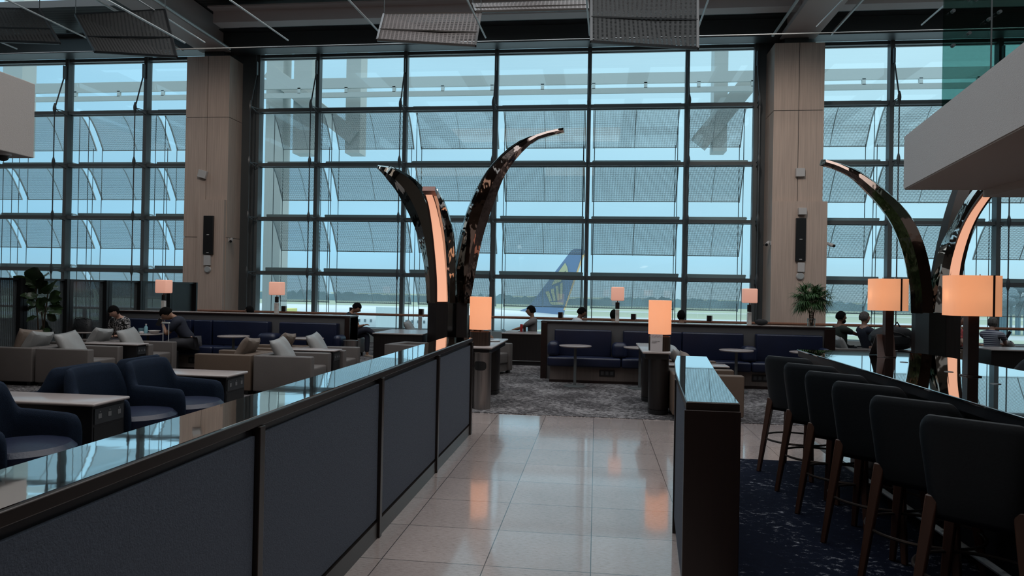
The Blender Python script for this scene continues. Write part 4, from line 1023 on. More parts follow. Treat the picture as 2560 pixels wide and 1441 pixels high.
def palm():
    Y = 12.74; c0 = atY(2028, 818, Y); x = c0.x
    s = thing('potted_palm', 'bushy green fan palm standing on the right partition', 'plant', (x, Y, 1.04))
    pot = MB().lathe([(0, 1.042), (.06, 1.042), (.068, 1.16), (.064, 1.18), (.06, 1.16), (0, 1.15)], (x, Y, 0), 20).build('vase', CLEARP, s)
    b = MB()
    for k in range(9):
        a = k * .7; r0 = .02
        b.tube([(x + r0 * math.cos(a), Y + r0 * math.sin(a), 1.05), (x + .035 * math.cos(a + 1), Y + .035 * math.sin(a + 1), 1.17), (x + .05 * math.cos(a + 2.2), Y + .05 * math.sin(a + 2.2), 1.32)], .006, 5)
    b.build('stem', STEM, s)
    lf = MB(); cz = 1.50
    rnd = random.Random(3)
    for k in range(190):
        th = rnd.uniform(0, 2 * PI); ph = math.asin(rnd.uniform(-.75, 1.0)); d = Vector((math.cos(ph) * math.cos(th), math.cos(ph) * math.sin(th), math.sin(ph)))
        R = rnd.uniform(.05, .26); base = Vector((x, Y, cz)) + Vector((d.x * R, d.y * R, d.z * R * .9))
        side = d.cross(Vector((0, 0, 1))); side = side.normalized() if side.length > .1 else Vector((1, 0, 0))
        for j in range(11):
            a = (j - 5) * .26; dd = (d * math.cos(a) + side * math.sin(a)).normalized(); L_ = rnd.uniform(.13, .22)
            sd = dd.cross(Vector((rnd.uniform(-.3, .3), rnd.uniform(-.3, .3), 1))).normalized() * .0065
            m1 = base + dd * L_ * .5 + Vector((0, 0, .01)); e = base + dd * L_ - Vector((0, 0, rnd.uniform(.02, .09)))
            lf.add([base - sd * .4, base + sd * .4, m1 + sd, m1 - sd, e], [(0, 1, 2, 3), (3, 2, 4)])
    lf.build('foliage', PALM, s)
palm()

# ------------------------------------------------------------------ people
def skin_obj(nodes, edges, sub=1, root=0):
    me = bpy.data.meshes.new('sk'); me.from_pydata([n[0] for n in nodes], edges, []); me.update()
    o = bpy.data.objects.new('sk', me); C.objects.link(o)
    md = o.modifiers.new('skin', 'SKIN'); md.use_smooth_shade = True
    lay = me.skin_vertices[0] if me.skin_vertices else None
    if lay is None:
        bm = bmesh.new(); bm.from_mesh(me); bm.verts.layers.skin.verify(); bm.to_mesh(me); bm.free(); lay = me.skin_vertices[0]
    for i, n in enumerate(nodes):
        r = n[1]; lay.data[i].radius = r if isinstance(r, tuple) else (r, r); lay.data[i].use_root = (i == root)
    sm = o.modifiers.new('sub', 'SUBSURF'); sm.levels = sub; sm.render_levels = sub
    dg = bpy.context.evaluated_depsgraph_get(); dg.update()
    out = bpy.data.meshes.new_from_object(o.evaluated_get(dg)); bpy.data.objects.remove(o); bpy.data.meshes.remove(me)
    return out
def merge(name, meshes, m, par):
    bm = bmesh.new()
    for x in meshes: bm.from_mesh(x)
    me = bpy.data.meshes.new(name); bm.to_mesh(me); bm.free(); me.materials.clear(); me.materials.append(m); me.shade_smooth()
    for p in me.polygons: p.material_index = 0
    o = bpy.data.objects.new(name, me); C.objects.link(o)
    if par: o.parent = par; o.matrix_parent_inverse = pinv(par)
    return o
def head_mesh(mt, hair=False, style='short'):
    # unit head facing +X, centre at the origin, 0.115 half height
    n, q = 28, 20; v = []
    for j in range(q + 1):
        ph = -PI / 2 + PI * (j + .02) / (q + .04)
        for i in range(n):
            th = 2 * PI * i / n; c = math.cos(ph)
            x, y, z = c * math.cos(th), c * math.sin(th), math.sin(ph)
            X, Y_, Z = x * .097, y * .075, z * .118
            if z < 0: Y_ *= 1 - .22 * (-z) ** 1.2; X *= 1 - .08 * (-z); 
            if x < 0 and z < -.3: X *= .78                      # nape
            if x > 0:
                f = max(0, x) ** 2
                X += .006 * f
                g = math.exp(-((y / .16) ** 2)) * f
                X += g * .022 * math.exp(-(((z + .12) / .17) ** 2)) + g * .010 * math.exp(-(((z + .02) / .22) ** 2))   # nose
                X += .007 * math.exp(-((y / .30) ** 2)) * f * math.exp(-(((z + .46) / .07) ** 2))   # lips
                X += .010 * math.exp(-((y / .30) ** 2)) * f * math.exp(-(((z + .76) / .14) ** 2))    # chin
                for sy in (-1, 1): X -= .009 * math.exp(-(((y - sy * .36) / .15) ** 2)) * math.exp(-(((z - .06) / .10) ** 2))   # eye sockets
                X += .004 * math.exp(-(((z - .24) / .08) ** 2)) * f
            if hair:
                k = 1.12; cut = -.30 if x < .1 else (.0 if x < .35 else .24)
                if style == 'long': cut = -.85 if x < .1 else .33
                if style == 'bob': cut = -.5 if x < .15 else .3
                if z > cut - .1 and not (x > .35 and z < .42): X *= k; Y_ *= k * 1.02; Z *= k
                elif z > cut - .35: pass
                if not (z > cut) or (x > .45 and z < .40): X *= .90; Y_ *= .90; Z *= .93
                r = 1 + .02 * math.sin(9 * th + 5 * ph); X *= r; Y_ *= r
            v.append(mt @ Vector((X, Y_, Z)))
    mb = MB(); rings = [v[j * n:(j + 1) * n] for j in range(q + 1)]; mb.loft(rings)
    if not hair:
        for sy in (-1, 1):
            for (ex, ez, r) in ((-.004, 0, .018),):
                k0 = len(mb.v); mb.ball((0, 0, 0), 1, (.010, .006, .020), 10, 8)
                for t in range(k0, len(mb.v)):
                    u = Vector(mb.v[t]); mb.v[t] = tuple(mt @ (u + Vector((-.004, sy * .078, -.008))))
    me = bpy.data.meshes.new('h'); me.from_pydata(mb.v, [], mb.f); me.update(); return me
def hand_meshes(w, fwd, up, side, s=1., curl=.5, flip=1):
    # palm from wrist w along fwd; fingers curl towards -up; thumb leaves the side
    w = Vector(w); f, u, sd = fwd.normalized(), up.normalized(), side.normalized() * flip
    out = [skin_obj([(tuple(w), (.022 * s, .017 * s)), (tuple(w + f * .045 * s), (.036 * s, .014 * s)), (tuple(w + f * .085 * s), (.038 * s, .013 * s))], [(0, 1), (1, 2)], 1)]
    for k, (o_, L_) in enumerate(((-.030, .070), (-.010, .080), (.011, .075), (.030, .058))):
        b = w + f * .078 * s + sd * o_ * s; pts = [b]; d = f.copy()
        for j, seg in enumerate((.42, .33, .25)):
            c_ = curl * (.5 + .4 * j) + .06 * k; d = (f * math.cos(c_) - u * math.sin(c_)); pts.append(pts[-1] + d * L_ * s * seg)
        out.append(skin_obj([(tuple(p), (.0092 - .0012 * i) * s) for i, p in enumerate(pts)], [(0, 1), (1, 2), (2, 3)], 1))
    b = w + f * .02 * s - sd * .022 * s; p1 = b + (f * .5 - sd * .8 - u * .1).normalized() * .035 * s; p2 = p1 + (f * .85 - sd * .3 - u * .3).normalized() * .03 * s; p3 = p2 + (f * .9 - u * .4).normalized() * .024 * s
    out.append(skin_obj([(tuple(b), .014 * s), (tuple(p1), .0115 * s), (tuple(p2), .010 * s), (tuple(p3), .0085 * s)], [(0, 1), (1, 2), (2, 3)], 1))
    return out
def ik(a, b, l1, l2, pole):
    a, b = Vector(a), Vector(b); d = b - a; L_ = d.length
    if L_ > (l1 + l2) * .99: b = a + d.normalized() * (l1 + l2) * .99; d = b - a; L_ = d.length
    c = (l1 * l1 - l2 * l2 + L_ * L_) / (2 * L_); h = math.sqrt(max(0, l1 * l1 - c * c)); n = d.normalized(); p = Vector(pole); p = (p - n * p.dot(n)).normalized()
    return a + n * c + p * h, b
def person(x, y, zseat, ang, lab, skin, hair, shirt, pants, lean=0., hlean=0., handL=(.38, .18, .25), handR=(.38, -.18, .25), style='short', legs='sit', sc=1., turn=0., beard=None, shoes=None, hand_up=(0, 0, 1)):
    root = thing('person', lab, 'person', (x, y, zseat), ang)
    Mx = Matrix.Translation((x, y, zseat)) @ rotz(ang) @ Matrix.Scale(sc, 4)
    R = Matrix.Rotation(lean, 4, 'Y')
    T_ = lambda p: R @ Vector(p)
    pel = Vector((0, 0, .10)); wa = T_((.01, 0, .24)); ch = T_((.015, 0, .40)); sh = T_((.0, 0, .53)); nk = T_((.012, 0, .59))
    R2 = Matrix.Rotation(lean + hlean, 4, 'Y')
    hc = nk + R2 @ Vector((.028, 0, .145)); nk2 = nk + R2 @ Vector((.006, 0, .05))
    sL, sR = T_((0, .185, .51)), T_((0, -.185, .51))
    eL, hL = ik(sL, handL, .285, .245, (-.35, .55, -1)); eR, hR = ik(sR, handR, .285, .245, (-.35, -.55, -1))
    N_ = [(pel, (.145, .105)), (wa, (.125, .095)), (ch, (.155, .11)), (sh, (.11, .075)), (nk, .055), (nk2, .052), (hc - R2 @ Vector((.01, 0, .04)), .056),
          (sL, .062), (eL, .041), (hL, .027), (sR, .062), (eR, .041), (hR, .027)]
    E_ = [(0, 1), (1, 2), (2, 3), (3, 4), (4, 5), (5, 6), (3, 7), (7, 8), (8, 9), (3, 10), (10, 11), (11, 12)]
    if legs == 'sit':
        Lg = [((.42, .12, .08), (.46, .13, -.34)), ((.42, -.12, .08), (.44, -.14, -.34))]
    elif legs == 'cross':
        Lg = [((.43, .06, .08), (.42, .06, -.34)), ((.44, -.03, .22), (.66, .12, .02))]
    hipz = .08
    foot = []
    for k, (kn, an) in enumerate(Lg):
        sy = .09 if k == 0 else -.09; i0 = len(N_)
        N_ += [(Vector((0.02, sy, hipz)), .095), (Vector(kn), .062), (Vector(an), .040), (Vector(an) + Vector((.03, 0, -.06)), .034)]
        E_ += [(0, i0), (i0, i0 + 1), (i0 + 1, i0 + 2), (i0 + 2, i0 + 3)]; foot.append(Vector(an))
    W_ = lambda p: tuple(Mx @ Vector(p))
    sr = lambda r, k=1.: tuple(q * sc * k for q in r) if isinstance(r, tuple) else r * sc * k
    body = [skin_obj([(W_(p), sr(r, .93)) for p, r in N_], E_, 1)]
    hm = Mx @ Matrix.Translation(hc) @ (R2 @ rotz(turn)); body.append(head_mesh(hm))
    rm = (Mx.to_3x3()).normalized()
    for wr, el, fl in ((hL, eL, -1), (hR, eR, 1)):
        fw = (rm @ (wr - el)).normalized(); up = rm @ Vector(hand_up); sd = fw.cross(up).normalized(); up = sd.cross(fw)
        body += hand_meshes(W_(wr), fw, up, sd, sc, .45, fl)
    bo = merge('body', body, skin, root)
    # hair
    hm2 = head_mesh(hm, True, style); merge('hair', [hm2], hair, root)
    # eyes and brows
    eb = MB()
    for sy in (-1, 1):
        eb.ball(tuple(hm @ Vector((.088, sy * .030, .006))), .007 * sc, (1, 1, .7), 8, 6)
    eb.build('eyes', HAIRK, root)
    if beard:
        bb = MB(); bb.ball((0, 0, 0), 1, (.056, .060, .052), 14, 10); bb.v = [tuple(hm @ (Vector(v_) + Vector((.045, 0, -.078)))) for v_ in bb.v]; bb.build('beard', beard, root)
    # shirt: torso and upper arms; trousers: pelvis and legs
    sel = [1, 2, 3, 7, 10]; mid = lambda a, b, t: a.lerp(b, t)
    SN = [(pel, (.155, .118)), (wa, (.142, .112)), (ch, (.170, .124)), (sh, (.128, .088)), (nk, .064), (sL, .072), (mid(sL, eL, .75), .055), (sR, .072), (mid(sR, eR, .75), .055)]
    merge('shirt', [skin_obj([(W_(p), sr(r)) for p, r in SN], [(0, 1), (1, 2), (2, 3), (3, 4), (3, 5), (5, 6), (3, 7), (7, 8)], 1)], shirt, root)
    PN = [(Vector((0, 0, .12)), (.16, .125))]; PE = []
    for k, (kn, an) in enumerate(Lg):
        sy = .09 if k == 0 else -.09; i0 = len(PN); PN += [(Vector((.03, sy, hipz)), .108), (Vector(kn), .075), (Vector(an), .052)]; PE += [(0, i0), (i0, i0 + 1), (i0 + 1, i0 + 2)]
    merge('trousers', [skin_obj([(W_(p), sr(r)) for p, r in PN], PE, 1)], pants, root)
    sm = shoes or PLAST_K
    for an in foot:
        b0 = Vector(an) + Vector((0, 0, -.075)); pts = [b0 + Vector((-.06, 0, .005)), b0 + Vector((.0, 0, .02)), b0 + Vector((.08, 0, .0)), b0 + Vector((.17, 0, -.015))]
        merge('shoe', [skin_obj([(W_(pts[0]), sr((.036, .036))), (W_(pts[1]), sr((.042, .045))), (W_(pts[2]), sr((.045, .034))), (W_(pts[3]), sr((.036, .022)))], [(0, 1), (1, 2), (2, 3)], 1)], sm, root)
    return root
DARKT = mat('black_cloth', (.008, .009, .012), .85); NAVYT = mat('navy_cloth', (.012, .015, .028), .85); GREYT = mat('grey_cloth', (.16, .15, .15), .85); WHITET = mat('white_cloth', (.55, .56, .58), .8)
DENIM = mat('dark_grey_trousers', (.03, .03, .036), .85); REDT = mat('red_check_cloth', (.35, .06, .06), .85, var=.8, vscale=25)
def patt(name, a, b, sc_, thr=.5):
    m, nt, N, L, P = _new(name); tc = N.new('ShaderNodeTexCoord'); n = N.new('ShaderNodeTexNoise'); n.inputs['Scale'].default_value = sc_; n.inputs['Distortion'].default_value = 2.5
    L.new(tc.outputs['Object'], n.inputs['Vector']); r = N.new('ShaderNodeValToRGB'); r.color_ramp.interpolation = 'CONSTANT'; e = r.color_ramp.elements; e[0].color = (*a, 1); e[1].position = thr; e[1].color = (*b, 1)
    L.new(n.outputs['Fac'], r.inputs['Fac']); L.new(r.outputs[0], P.inputs['Base Color']); P.inputs['Roughness'].default_value = .85; return m
PATT = patt('black_white_scroll_cloth', (.012, .012, .014), (.40, .38, .38), 17, .53)
STRI = stripes_mat('navy_white_striped_cloth', (.42, .42, .46), (.03, .03, .07), 26, 2, .85)
TANS = mat('tan_shoe_leather', (.32, .25, .19), .7)
def onY(px, py_, Y): return atY(px, py_, Y)
# woman in patterned blouse and man bending on the left bench
p = onY(300, 800, 11.95)
person(p.x + .16, 11.85, .43, -1.75, 'person in black and white patterned top with glasses, looking down at phone', SKIN3, HAIRK, PATT, DENIM, lean=.22, hlean=.42, handL=(.30, .05, .20), handR=(.30, -.06, .20), style='bob', sc=.93)
p = onY(450, 800, 11.95)
person(p.x + .30, 11.90, .44, -2.75, 'person in navy shirt bending forward over a phone on the left bench', SKIN1, HAIRK, NAVYT, DENIM, lean=.52, hlean=.35, handL=(.50, .0, .40), handR=(.34, -.30, -.06), sc=1.03)
# person behind the left partition
p = onY(597, 783, 13.9)
person(p.x, 14.0, .40, 2.9, 'person with black hair slumped behind the left partition', SKIN1, HAIRK, DARKT, DARKT, lean=-.45, hlean=.35, sc=.92)
# person in black with crossed legs
p = onY(862, 800, 15.2)
person(p.x + .02, 15.4, .42, .0, 'person in black with crossed legs and tan shoes beyond the left partition end', SKIN1, HAIRK, DARKT, NAVYT, lean=.10, hlean=.5, handL=(.36, .05, .30), handR=(.36, -.06, .30), legs='cross', shoes=TANS)
ch_ = onY(862, 800, 15.2).x
# person behind the left drum lamp
p = onY(1186, 800, 14.3)
person(p.x - .12, 14.35, .44, -.35, 'person in black half hidden behind the left drum lamp', SKIN1, HAIRK, DARKT, DARKT, lean=.15, hlean=.25, handL=(.42, .1, .2), handR=(.42, -.1, .2))
# typing man
p = onY(1330, 800, 15.6)
person(p.x + .02, 15.72, .38, PI - .02, 'person in grey shirt typing with both arms on the cabinet', SKIN1, HAIRK, GREYT, DARKT, lean=.02, hlean=.0, handL=(.50, .10, .28), handR=(.50, -.12, .28))
# white shirt man
p = onY(1424, 790, 15.6)
person(p.x, 15.6, .42, .35, 'person in white shirt leaning forward above the right partition', SKIN2, HAIRK, WHITET, DENIM, lean=.35, hlean=-.1)
p = onY(1533, 800, 14.6)
person(p.x, 14.6, .40, 1.2, 'person with dark hair hidden behind small lamp on right partition', SKIN1, HAIRK, DARKT, DARKT, lean=0, style='bob', sc=.95)
p = onY(1703, 800, 14.6)
person(p.x, 14.6, .41, 1.65, 'person with black hair seen from behind above the right partition', SKIN1, HAIRK, DARKT, DARKT, lean=-.05, style='bob', sc=.96)
# bearded man and his neighbour
p = onY(2102, 812, 14.9)
person(p.x, 14.85, .42, .25, 'bearded person in dark green shirt holding a phone by the glass', SKIN2, HAIRK, mat('dark_green_cloth', (.018, .024, .018), .85), DARKT, lean=-.10, hlean=.1, handL=(.52, .05, .38), handR=(.52, -.06, .36), beard=HAIRK)
p = onY(2172, 812, 14.6)
person(p.x, 14.55, .41, .3, 'person with grey hair and pale scarf leaning back by the backpack', SKIN3, HAIRG, NAVYT, DARKT, lean=-.22, hlean=.05, sc=1.03)
p = onY(2402, 815, 15.0)
person(p.x - .02, 15.1, .42, -.6, 'person in red checked shirt behind the nearer bar lamp post', SKIN3, HAIRG, REDT, DENIM, lean=.02)
p = onY(2476, 822, 14.6)
person(p.x, 14.55, .40, .75, 'person with grey bobbed hair and striped shirt holding a phone', SKIN3, HAIRG, STRI, DENIM, lean=-.02, hlean=.1, handL=(.46, .0, .30), handR=(.46, -.08, .28), style='bob', sc=.98)
# extra seats for people without their own armchair
def stool_seat(x, y, lab, z=.42):
    s = thing('ottoman', lab, 'ottoman', (x, y, 0)); MB().box(x - .3, x + .3, y - .3, y + .3, .08, z).build('seat', GREYU, s, .04, 4)
    for sx in (-1, 1):
        for sy in (-1, 1): MB().box(x + sx * .24 - .02, x + sx * .24 + .02, y + sy * .24 - .02, y + sy * .24 + .02, .006, .08).build('leg', PLAST_K, s, smooth=False)
stool_seat(onY(597, 783, 13.9).x, 14.0, 'seat under the slumped person behind left partition')
stool_seat(onY(862, 800, 15.2).x + .02, 15.4, 'seat under the person in black with crossed legs')
stool_seat(onY(1186, 800, 14.3).x - .12, 14.35, 'seat under the person behind the left drum lamp')
stool_seat(onY(1424, 790, 15.6).x, 15.6, 'seat under the person in the white shirt')
stool_seat(onY(1533, 800, 14.6).x, 14.6, 'seat under the hidden person behind small lamp')
stool_seat(onY(1703, 800, 14.6).x, 14.6, 'seat under the person seen from behind')

# ------------------------------------------------------------------ small items
# handbag on the far left round table
p = atZ(228, 828, .68); bx, by = p.x - .02, min(p.y, 11.62)
s = thing('handbag', 'black slouchy handbag on the far left round table', 'bag', (bx, by, .68))
rg = []
for z, wx, wy in ((.682, .20, .10), (.72, .205, .11), (.80, .19, .09), (.88, .175, .05), (.905, .165, .025)):
    rg.append([(bx + wx * math.copysign(abs(math.cos(a)) ** .6, math.cos(a)), by + wy * math.copysign(abs(math.sin(a)) ** .7, math.sin(a)), z + .012 * math.sin(3 * a)) for a in [2 * PI * k / 20 for k in range(20)]])
MB().loft(rg).build('bag_body', mat('black_nylon', (.010, .011, .013), .6, bump=.3, bscale=30), s)
for q in (-.03, .03): MB().tube([(bx - .14, by + q, .89), (bx - .08, by + q - .02, .93), (bx + .04, by + q, .925), (bx + .12, by + q, .90), (bx + .15, by + q - .05, .82)], .007, 6).build('strap', PLAST_K, s)
# things on the second round table
p = atZ(382, 833, .68); tx, ty = p.x, min(p.y, 11.62)
o = MB().lathe([(0, .682), (.05, .682), (.105, .735), (.10, .735), (.05, .69), (0, .69)], (tx + .12, ty, 0), 24).build('bowl', PLAST_W); tag(o, 'white bowl on the round table beside the navy shirt person', 'bowl')
s = thing('water_bottle', 'clear blue water bottle on the round table', 'bottle', (tx - .03, ty, .68))
MB().lathe([(0, .682), (.032, .682), (.032, .79), (.012, .82), (.012, .83), (0, .83)], (tx - .03, ty - .02, 0), 16).build('bottle_body', mat('pale_blue_plastic', (.22, .42, .48), .2), s)
MB().lathe([(0, .83), (.014, .83), (.014, .85), (0, .85)], (tx - .03, ty - .02, 0), 12).build('cap', PLAST_W, s)
o = MB().lathe([(0, .682), (.036, .682), (.045, .77), (.042, .77), (.034, .69), (0, .69)], (tx - .14, ty, 0), 16).build('drinking_cup', mat('blue_grey_cup', (.14, .24, .28), .4)); tag(o, 'blue-grey cup left of the water bottle', 'cup')
o = MB().obox(Matrix.Translation((tx - .07, ty - .08, .70)) @ rotz(.4), .035, .025, .018).build('crumpled_napkin', PAPER, None, .012); tag(o, 'crumpled cream napkin on the round table', 'napkin')
# suitcase handle in front of the man
hx, hy = onY(394, 850, 11.3).x, 11.45
s = thing('suitcase', 'suitcase behind the armchair with its handle pulled up', 'suitcase', (hx + .06, hy, 0))
MB().box(hx - .13, hx + .24, hy - .11, hy + .11, .05, .40).build('shell', PLAST_K, s, .03, 3)
for q in (0, .105): MB().tube([(hx + q, hy, .4), (hx + q, hy, .88)], .008, 8).build('handle_tube', STEEL_L, s)
MB().box(hx - .02, hx + .125, hy - .015, hy + .015, .87, .90).build('grip', STEEL_L, s, .006)
# laptop, phone, cups on the typing man's cabinet
cxm = onY(1285, 832, 15.0).x
s = thing('laptop', 'slim grey laptop under the hands of the grey shirt person', 'laptop', (cxm, 15.0, .68))
MB().box(cxm - .17, cxm + .10, 14.85, 15.15, .682, .695).build('keyboard_deck', STEEL_L, s, .004)
MB().obox(Matrix.Translation((cxm - .21, 15.0, .70)) @ Matrix.Rotation(-.9, 4, 'Y'), .004, .15, .05).build('screen', STEEL_D, s, smooth=False)
for px, h, m, lab, nm in ((1304, .16, mat('red_can_paint', (.35, .02, .02), .35), 'red drinks can beside the typing person', 'drink_can'), (1312, .15, WOODD, 'dark cup just right of the red can', 'takeaway_cup')):
    q = onY(px, 800, 15.1); o = MB().lathe([(0, .682), (.028, .682), (.031, .69), (.031, .682 + h - .01), (.026, .682 + h), (0, .682 + h)], (q.x, 15.1, 0), 16).build(nm, m); tag(o, lab, 'can' if 'can' in nm else 'cup')
q = onY(1285, 815, 15.15); o = MB().lathe([(0, .73), (.12, .73), (.13, .745), (0, .74)], (q.x, 15.2, 0), 24).build('metal_plate', STEEL_L); tag(o, 'flat metal plate behind the typing hands', 'plate'); o.location.z = -.047
# backpack on the low cabinet
q = onY(2235, 845, 13.65); bx, by, bz = q.x, 13.65, .62
s = thing('backpack', 'large black backpack lying on the low cabinet behind bar lamp', 'backpack', (bx, by, bz))
rg = []
for t, rz_, ry in ((-.42, .06, .07), (-.34, .15, .15), (-.15, .22, .19), (.05, .22, .2), (.22, .19, .18), (.33, .12, .13), (.37, .04, .05)):
    rg.append([(bx + t, by + ry * math.copysign(abs(math.cos(a)) ** .8, math.cos(a)), bz + .215 * .95 + rz_ * math.copysign(abs(math.sin(a)) ** .8, math.sin(a)) - .0) for a in [2 * PI * k / 18 for k in range(18)]])
MB().loft(rg).build('main_pack', mat('black_nylon', (.010, .011, .013), .6, bump=.3, bscale=30), s)
MB().box(bx - .2, bx + .2, by - .24, by - .15, bz + .08, bz + .26).build('front_pocket', MATS['black_nylon'], s, .04, 4)
MB().tube([(bx + .0, by, bz + .42), (bx + .05, by, bz + .50), (bx + .10, by, bz + .42)], .014, 8).build('grab_handle', PLAST_K, s)
MB().tube([(bx - .25, by - .2, bz + .35), (bx, by - .25, bz + .30), (bx + .3, by - .18, bz + .15)], .018, 6).build('strap', PLAST_K, s)
# dark bag on the right partition
q = onY(1903, 812, 12.74)
s = thing('toiletry_bag', 'rounded dark bag on the ledge next to the small right lamp', 'bag', (q.x, 12.74, 1.04))
MB().ball((q.x, 12.74, 1.04 + .055), .06, (1.9, 1.2, .92)).build('pouch', mat('charcoal_felt', (.02, .02, .022), .9), s)
MB().tube([(q.x - .05, 12.74, 1.145), (q.x + .04, 12.74, 1.14)], .008, 6).build('zip_edge', PLAST_K, s)
# phones in hands
def phone(px, py_, Y, lab):
    q = onY(px, py_, Y); o = MB().obox(Matrix.Translation(q) @ Matrix.Rotation(.5, 4, 'Y') @ rotz(.3), .035, .005, .07).build('mobile_phone', PLAST_K, None, .003); tag(o, lab, 'phone')
phone(2152, 826, 14.9, 'phone held up by the bearded person')
phone(2521, 837, 14.9, 'phone held by the striped shirt person')
phone(398, 806, 11.6, 'phone held under the face of the navy shirt person')

# ------------------------------------------------------------------ outside world
ZG = -9.0
def ground_mat():
    m, nt, N, L, P = _new('airfield_ground'); tc = N.new('ShaderNodeTexCoord'); s = N.new('ShaderNodeSeparateXYZ'); L.new(tc.outputs['Object'], s.inputs[0])
    n = N.new('ShaderNodeTexNoise'); n.inputs['Scale'].default_value = .02; n.inputs['Detail'].default_value = 5; mp = N.new('ShaderNodeMapping'); mp.inputs['Scale'].default_value = (.35, 2.2, 1); L.new(tc.outputs['Object'], mp.inputs[0]); L.new(mp.outputs[0], n.inputs['Vector'])
    f = math_(N, L, 'MULTIPLY_ADD', math_(N, L, 'SUBTRACT', n.outputs['Fac'], .5), 60, s.outputs[1]); g = math_(N, L, 'DIVIDE', f, 600)
    r = N.new('ShaderNodeValToRGB'); r.color_ramp.interpolation = 'LINEAR'; e = r.color_ramp.elements
    con, gr, gr2 = (.37, .42, .43, 1), (.28, .335, .25, 1), (.24, .295, .23, 1)
    cols = [(0, con), (.27, con), (.275, gr), (.33, gr), (.335, con), (.38, con), (.385, gr), (.46, gr2), (.465, (.40, .45, .45, 1)), (.52, con), (.525, gr), (.66, gr2), (.67, con), (.72, gr), (1, gr2)]
    e[0].position = 0; e[0].color = con; e[1].position = 1; e[1].color = gr2
    for p_, c_ in cols[1:-1]: q = e.new(p_); q.color = c_
    L.new(g, r.inputs['Fac']); L.new(r.outputs[0], P.inputs['Base Color']); P.inputs['Roughness'].default_value = .9; return m
struct('ground', MB().box(-900, 900, 27.5, 1500, ZG - 1, ZG), ground_mat(), 'flat airfield of grass strips and taxiways outside', 'ground')
tr_m = mat('hazy_treeline', (.22, .32, .37), .9, var=.3, vscale=.05)  # pale blue of distance haze mixed into the tree colour
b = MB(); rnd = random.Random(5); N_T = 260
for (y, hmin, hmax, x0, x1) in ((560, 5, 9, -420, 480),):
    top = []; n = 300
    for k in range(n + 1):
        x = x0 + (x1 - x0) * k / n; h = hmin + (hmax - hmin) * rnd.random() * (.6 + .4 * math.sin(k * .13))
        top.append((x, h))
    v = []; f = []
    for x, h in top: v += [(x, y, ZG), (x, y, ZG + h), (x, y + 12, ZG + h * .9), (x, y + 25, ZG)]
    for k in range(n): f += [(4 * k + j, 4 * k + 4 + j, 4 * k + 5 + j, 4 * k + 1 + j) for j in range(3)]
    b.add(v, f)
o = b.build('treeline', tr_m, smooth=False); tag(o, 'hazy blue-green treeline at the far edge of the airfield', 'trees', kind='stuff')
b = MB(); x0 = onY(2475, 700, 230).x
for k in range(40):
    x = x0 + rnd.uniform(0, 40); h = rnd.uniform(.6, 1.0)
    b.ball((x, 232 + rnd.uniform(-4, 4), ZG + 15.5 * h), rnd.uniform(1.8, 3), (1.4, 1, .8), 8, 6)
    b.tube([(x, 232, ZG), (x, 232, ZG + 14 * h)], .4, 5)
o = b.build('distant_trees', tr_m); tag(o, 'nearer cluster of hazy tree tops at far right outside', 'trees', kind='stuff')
# airliner
YA = 115
AW = mat('white_aircraft_paint', (.50, .56, .58), .35); AB = mat('hazed_blue_tail_paint', (.15, .23, .37), .4); AY = mat('yellow_tail_paint', (.48, .48, .30), .5); AO = mat('orange_trim_paint', (.75, .50, .25), .5)  # tail blue is lightened, distance haze put into the colour
xt = onY(1428, 790, YA).x
pl = thing('airliner', 'white airliner with blue tail fin parked outside the glass', 'airplane', (xt - 30, YA, ZG))
rg = []; zc = -4.5; R_ = 3.1
prof = [(xt + 1.5, .25, 2.0), (xt - 2, .9, 1.5), (xt - 8, 1.9, .9), (xt - 14, 2.7, .35), (xt - 20, R_, .0), (xt - 55, R_, 0), (xt - 60, 2.9, -.1), (xt - 64, 2.2, -.4), (xt - 66.5, 1.1, -.8), (xt - 67.5, .2, -1.0)]
for x, r_, dz in prof: rg.append([(x, YA + r_ * math.cos(a), zc + dz + r_ * math.sin(a)) for a in [2 * PI * k / 24 for k in range(24)]])
MB().loft(rg).build('fuselage', AW, pl)
def plate(pts, Y, th, name, m, par):
    P_ = [onY(x, y, Y) for x, y in pts]; n = len(P_); v = [p for p in P_] + [p + Vector((0, th, 0)) for p in P_]
    return MB().add(v, [tuple(range(n)), tuple(range(n, 2 * n))[::-1]] + [(i, (i + 1) % n, n + (i + 1) % n, n + i) for i in range(n)]).build(name, m, par, smooth=False)
plate([(1300, 776), (1314, 772), (1331, 756), (1386, 682), (1428, 627), (1437, 622), (1460, 624), (1462, 630), (1441, 684), (1416, 757), (1409, 790), (1330, 790)], YA - .25, .5, 'tail_fin', AB, pl)
plate([(1455, 640), (1463, 632), (1444, 684), (1419, 757), (1412, 776), (1408, 776), (1415, 757), (1440, 684)], YA - .35, .5, 'rudder_edge', AO, pl)
em = MB()
for pts in ([(1394, 683), (1413, 657), (1418, 668), (1421, 683), (1412, 683), (1416, 676), (1408, 683)], [(1374, 755), (1408, 757), (1408, 763), (1382, 763), (1375, 759)],
            [(1363, 730), (1372, 728), (1380, 752), (1374, 755)], [(1376, 724), (1384, 722), (1390, 752), (1384, 753)], [(1389, 716), (1396, 714), (1398, 750), (1393, 752)], [(1400, 710), (1407, 706), (1405, 748), (1400, 750)], [(1392, 690), (1410, 688), (1402, 704), (1378, 714)]):
    P_ = [onY(x, y, YA - .45) for x, y in pts]; n = len(P_); em.add([p for p in P_] + [p + Vector((0, .1, 0)) for p in P_], [tuple(range(n)), tuple(range(n, 2 * n))[::-1]] + [(i, (i + 1) % n, n + (i + 1) % n, n + i) for i in range(n)])
em.build('tail_emblem', AY, pl, smooth=False)
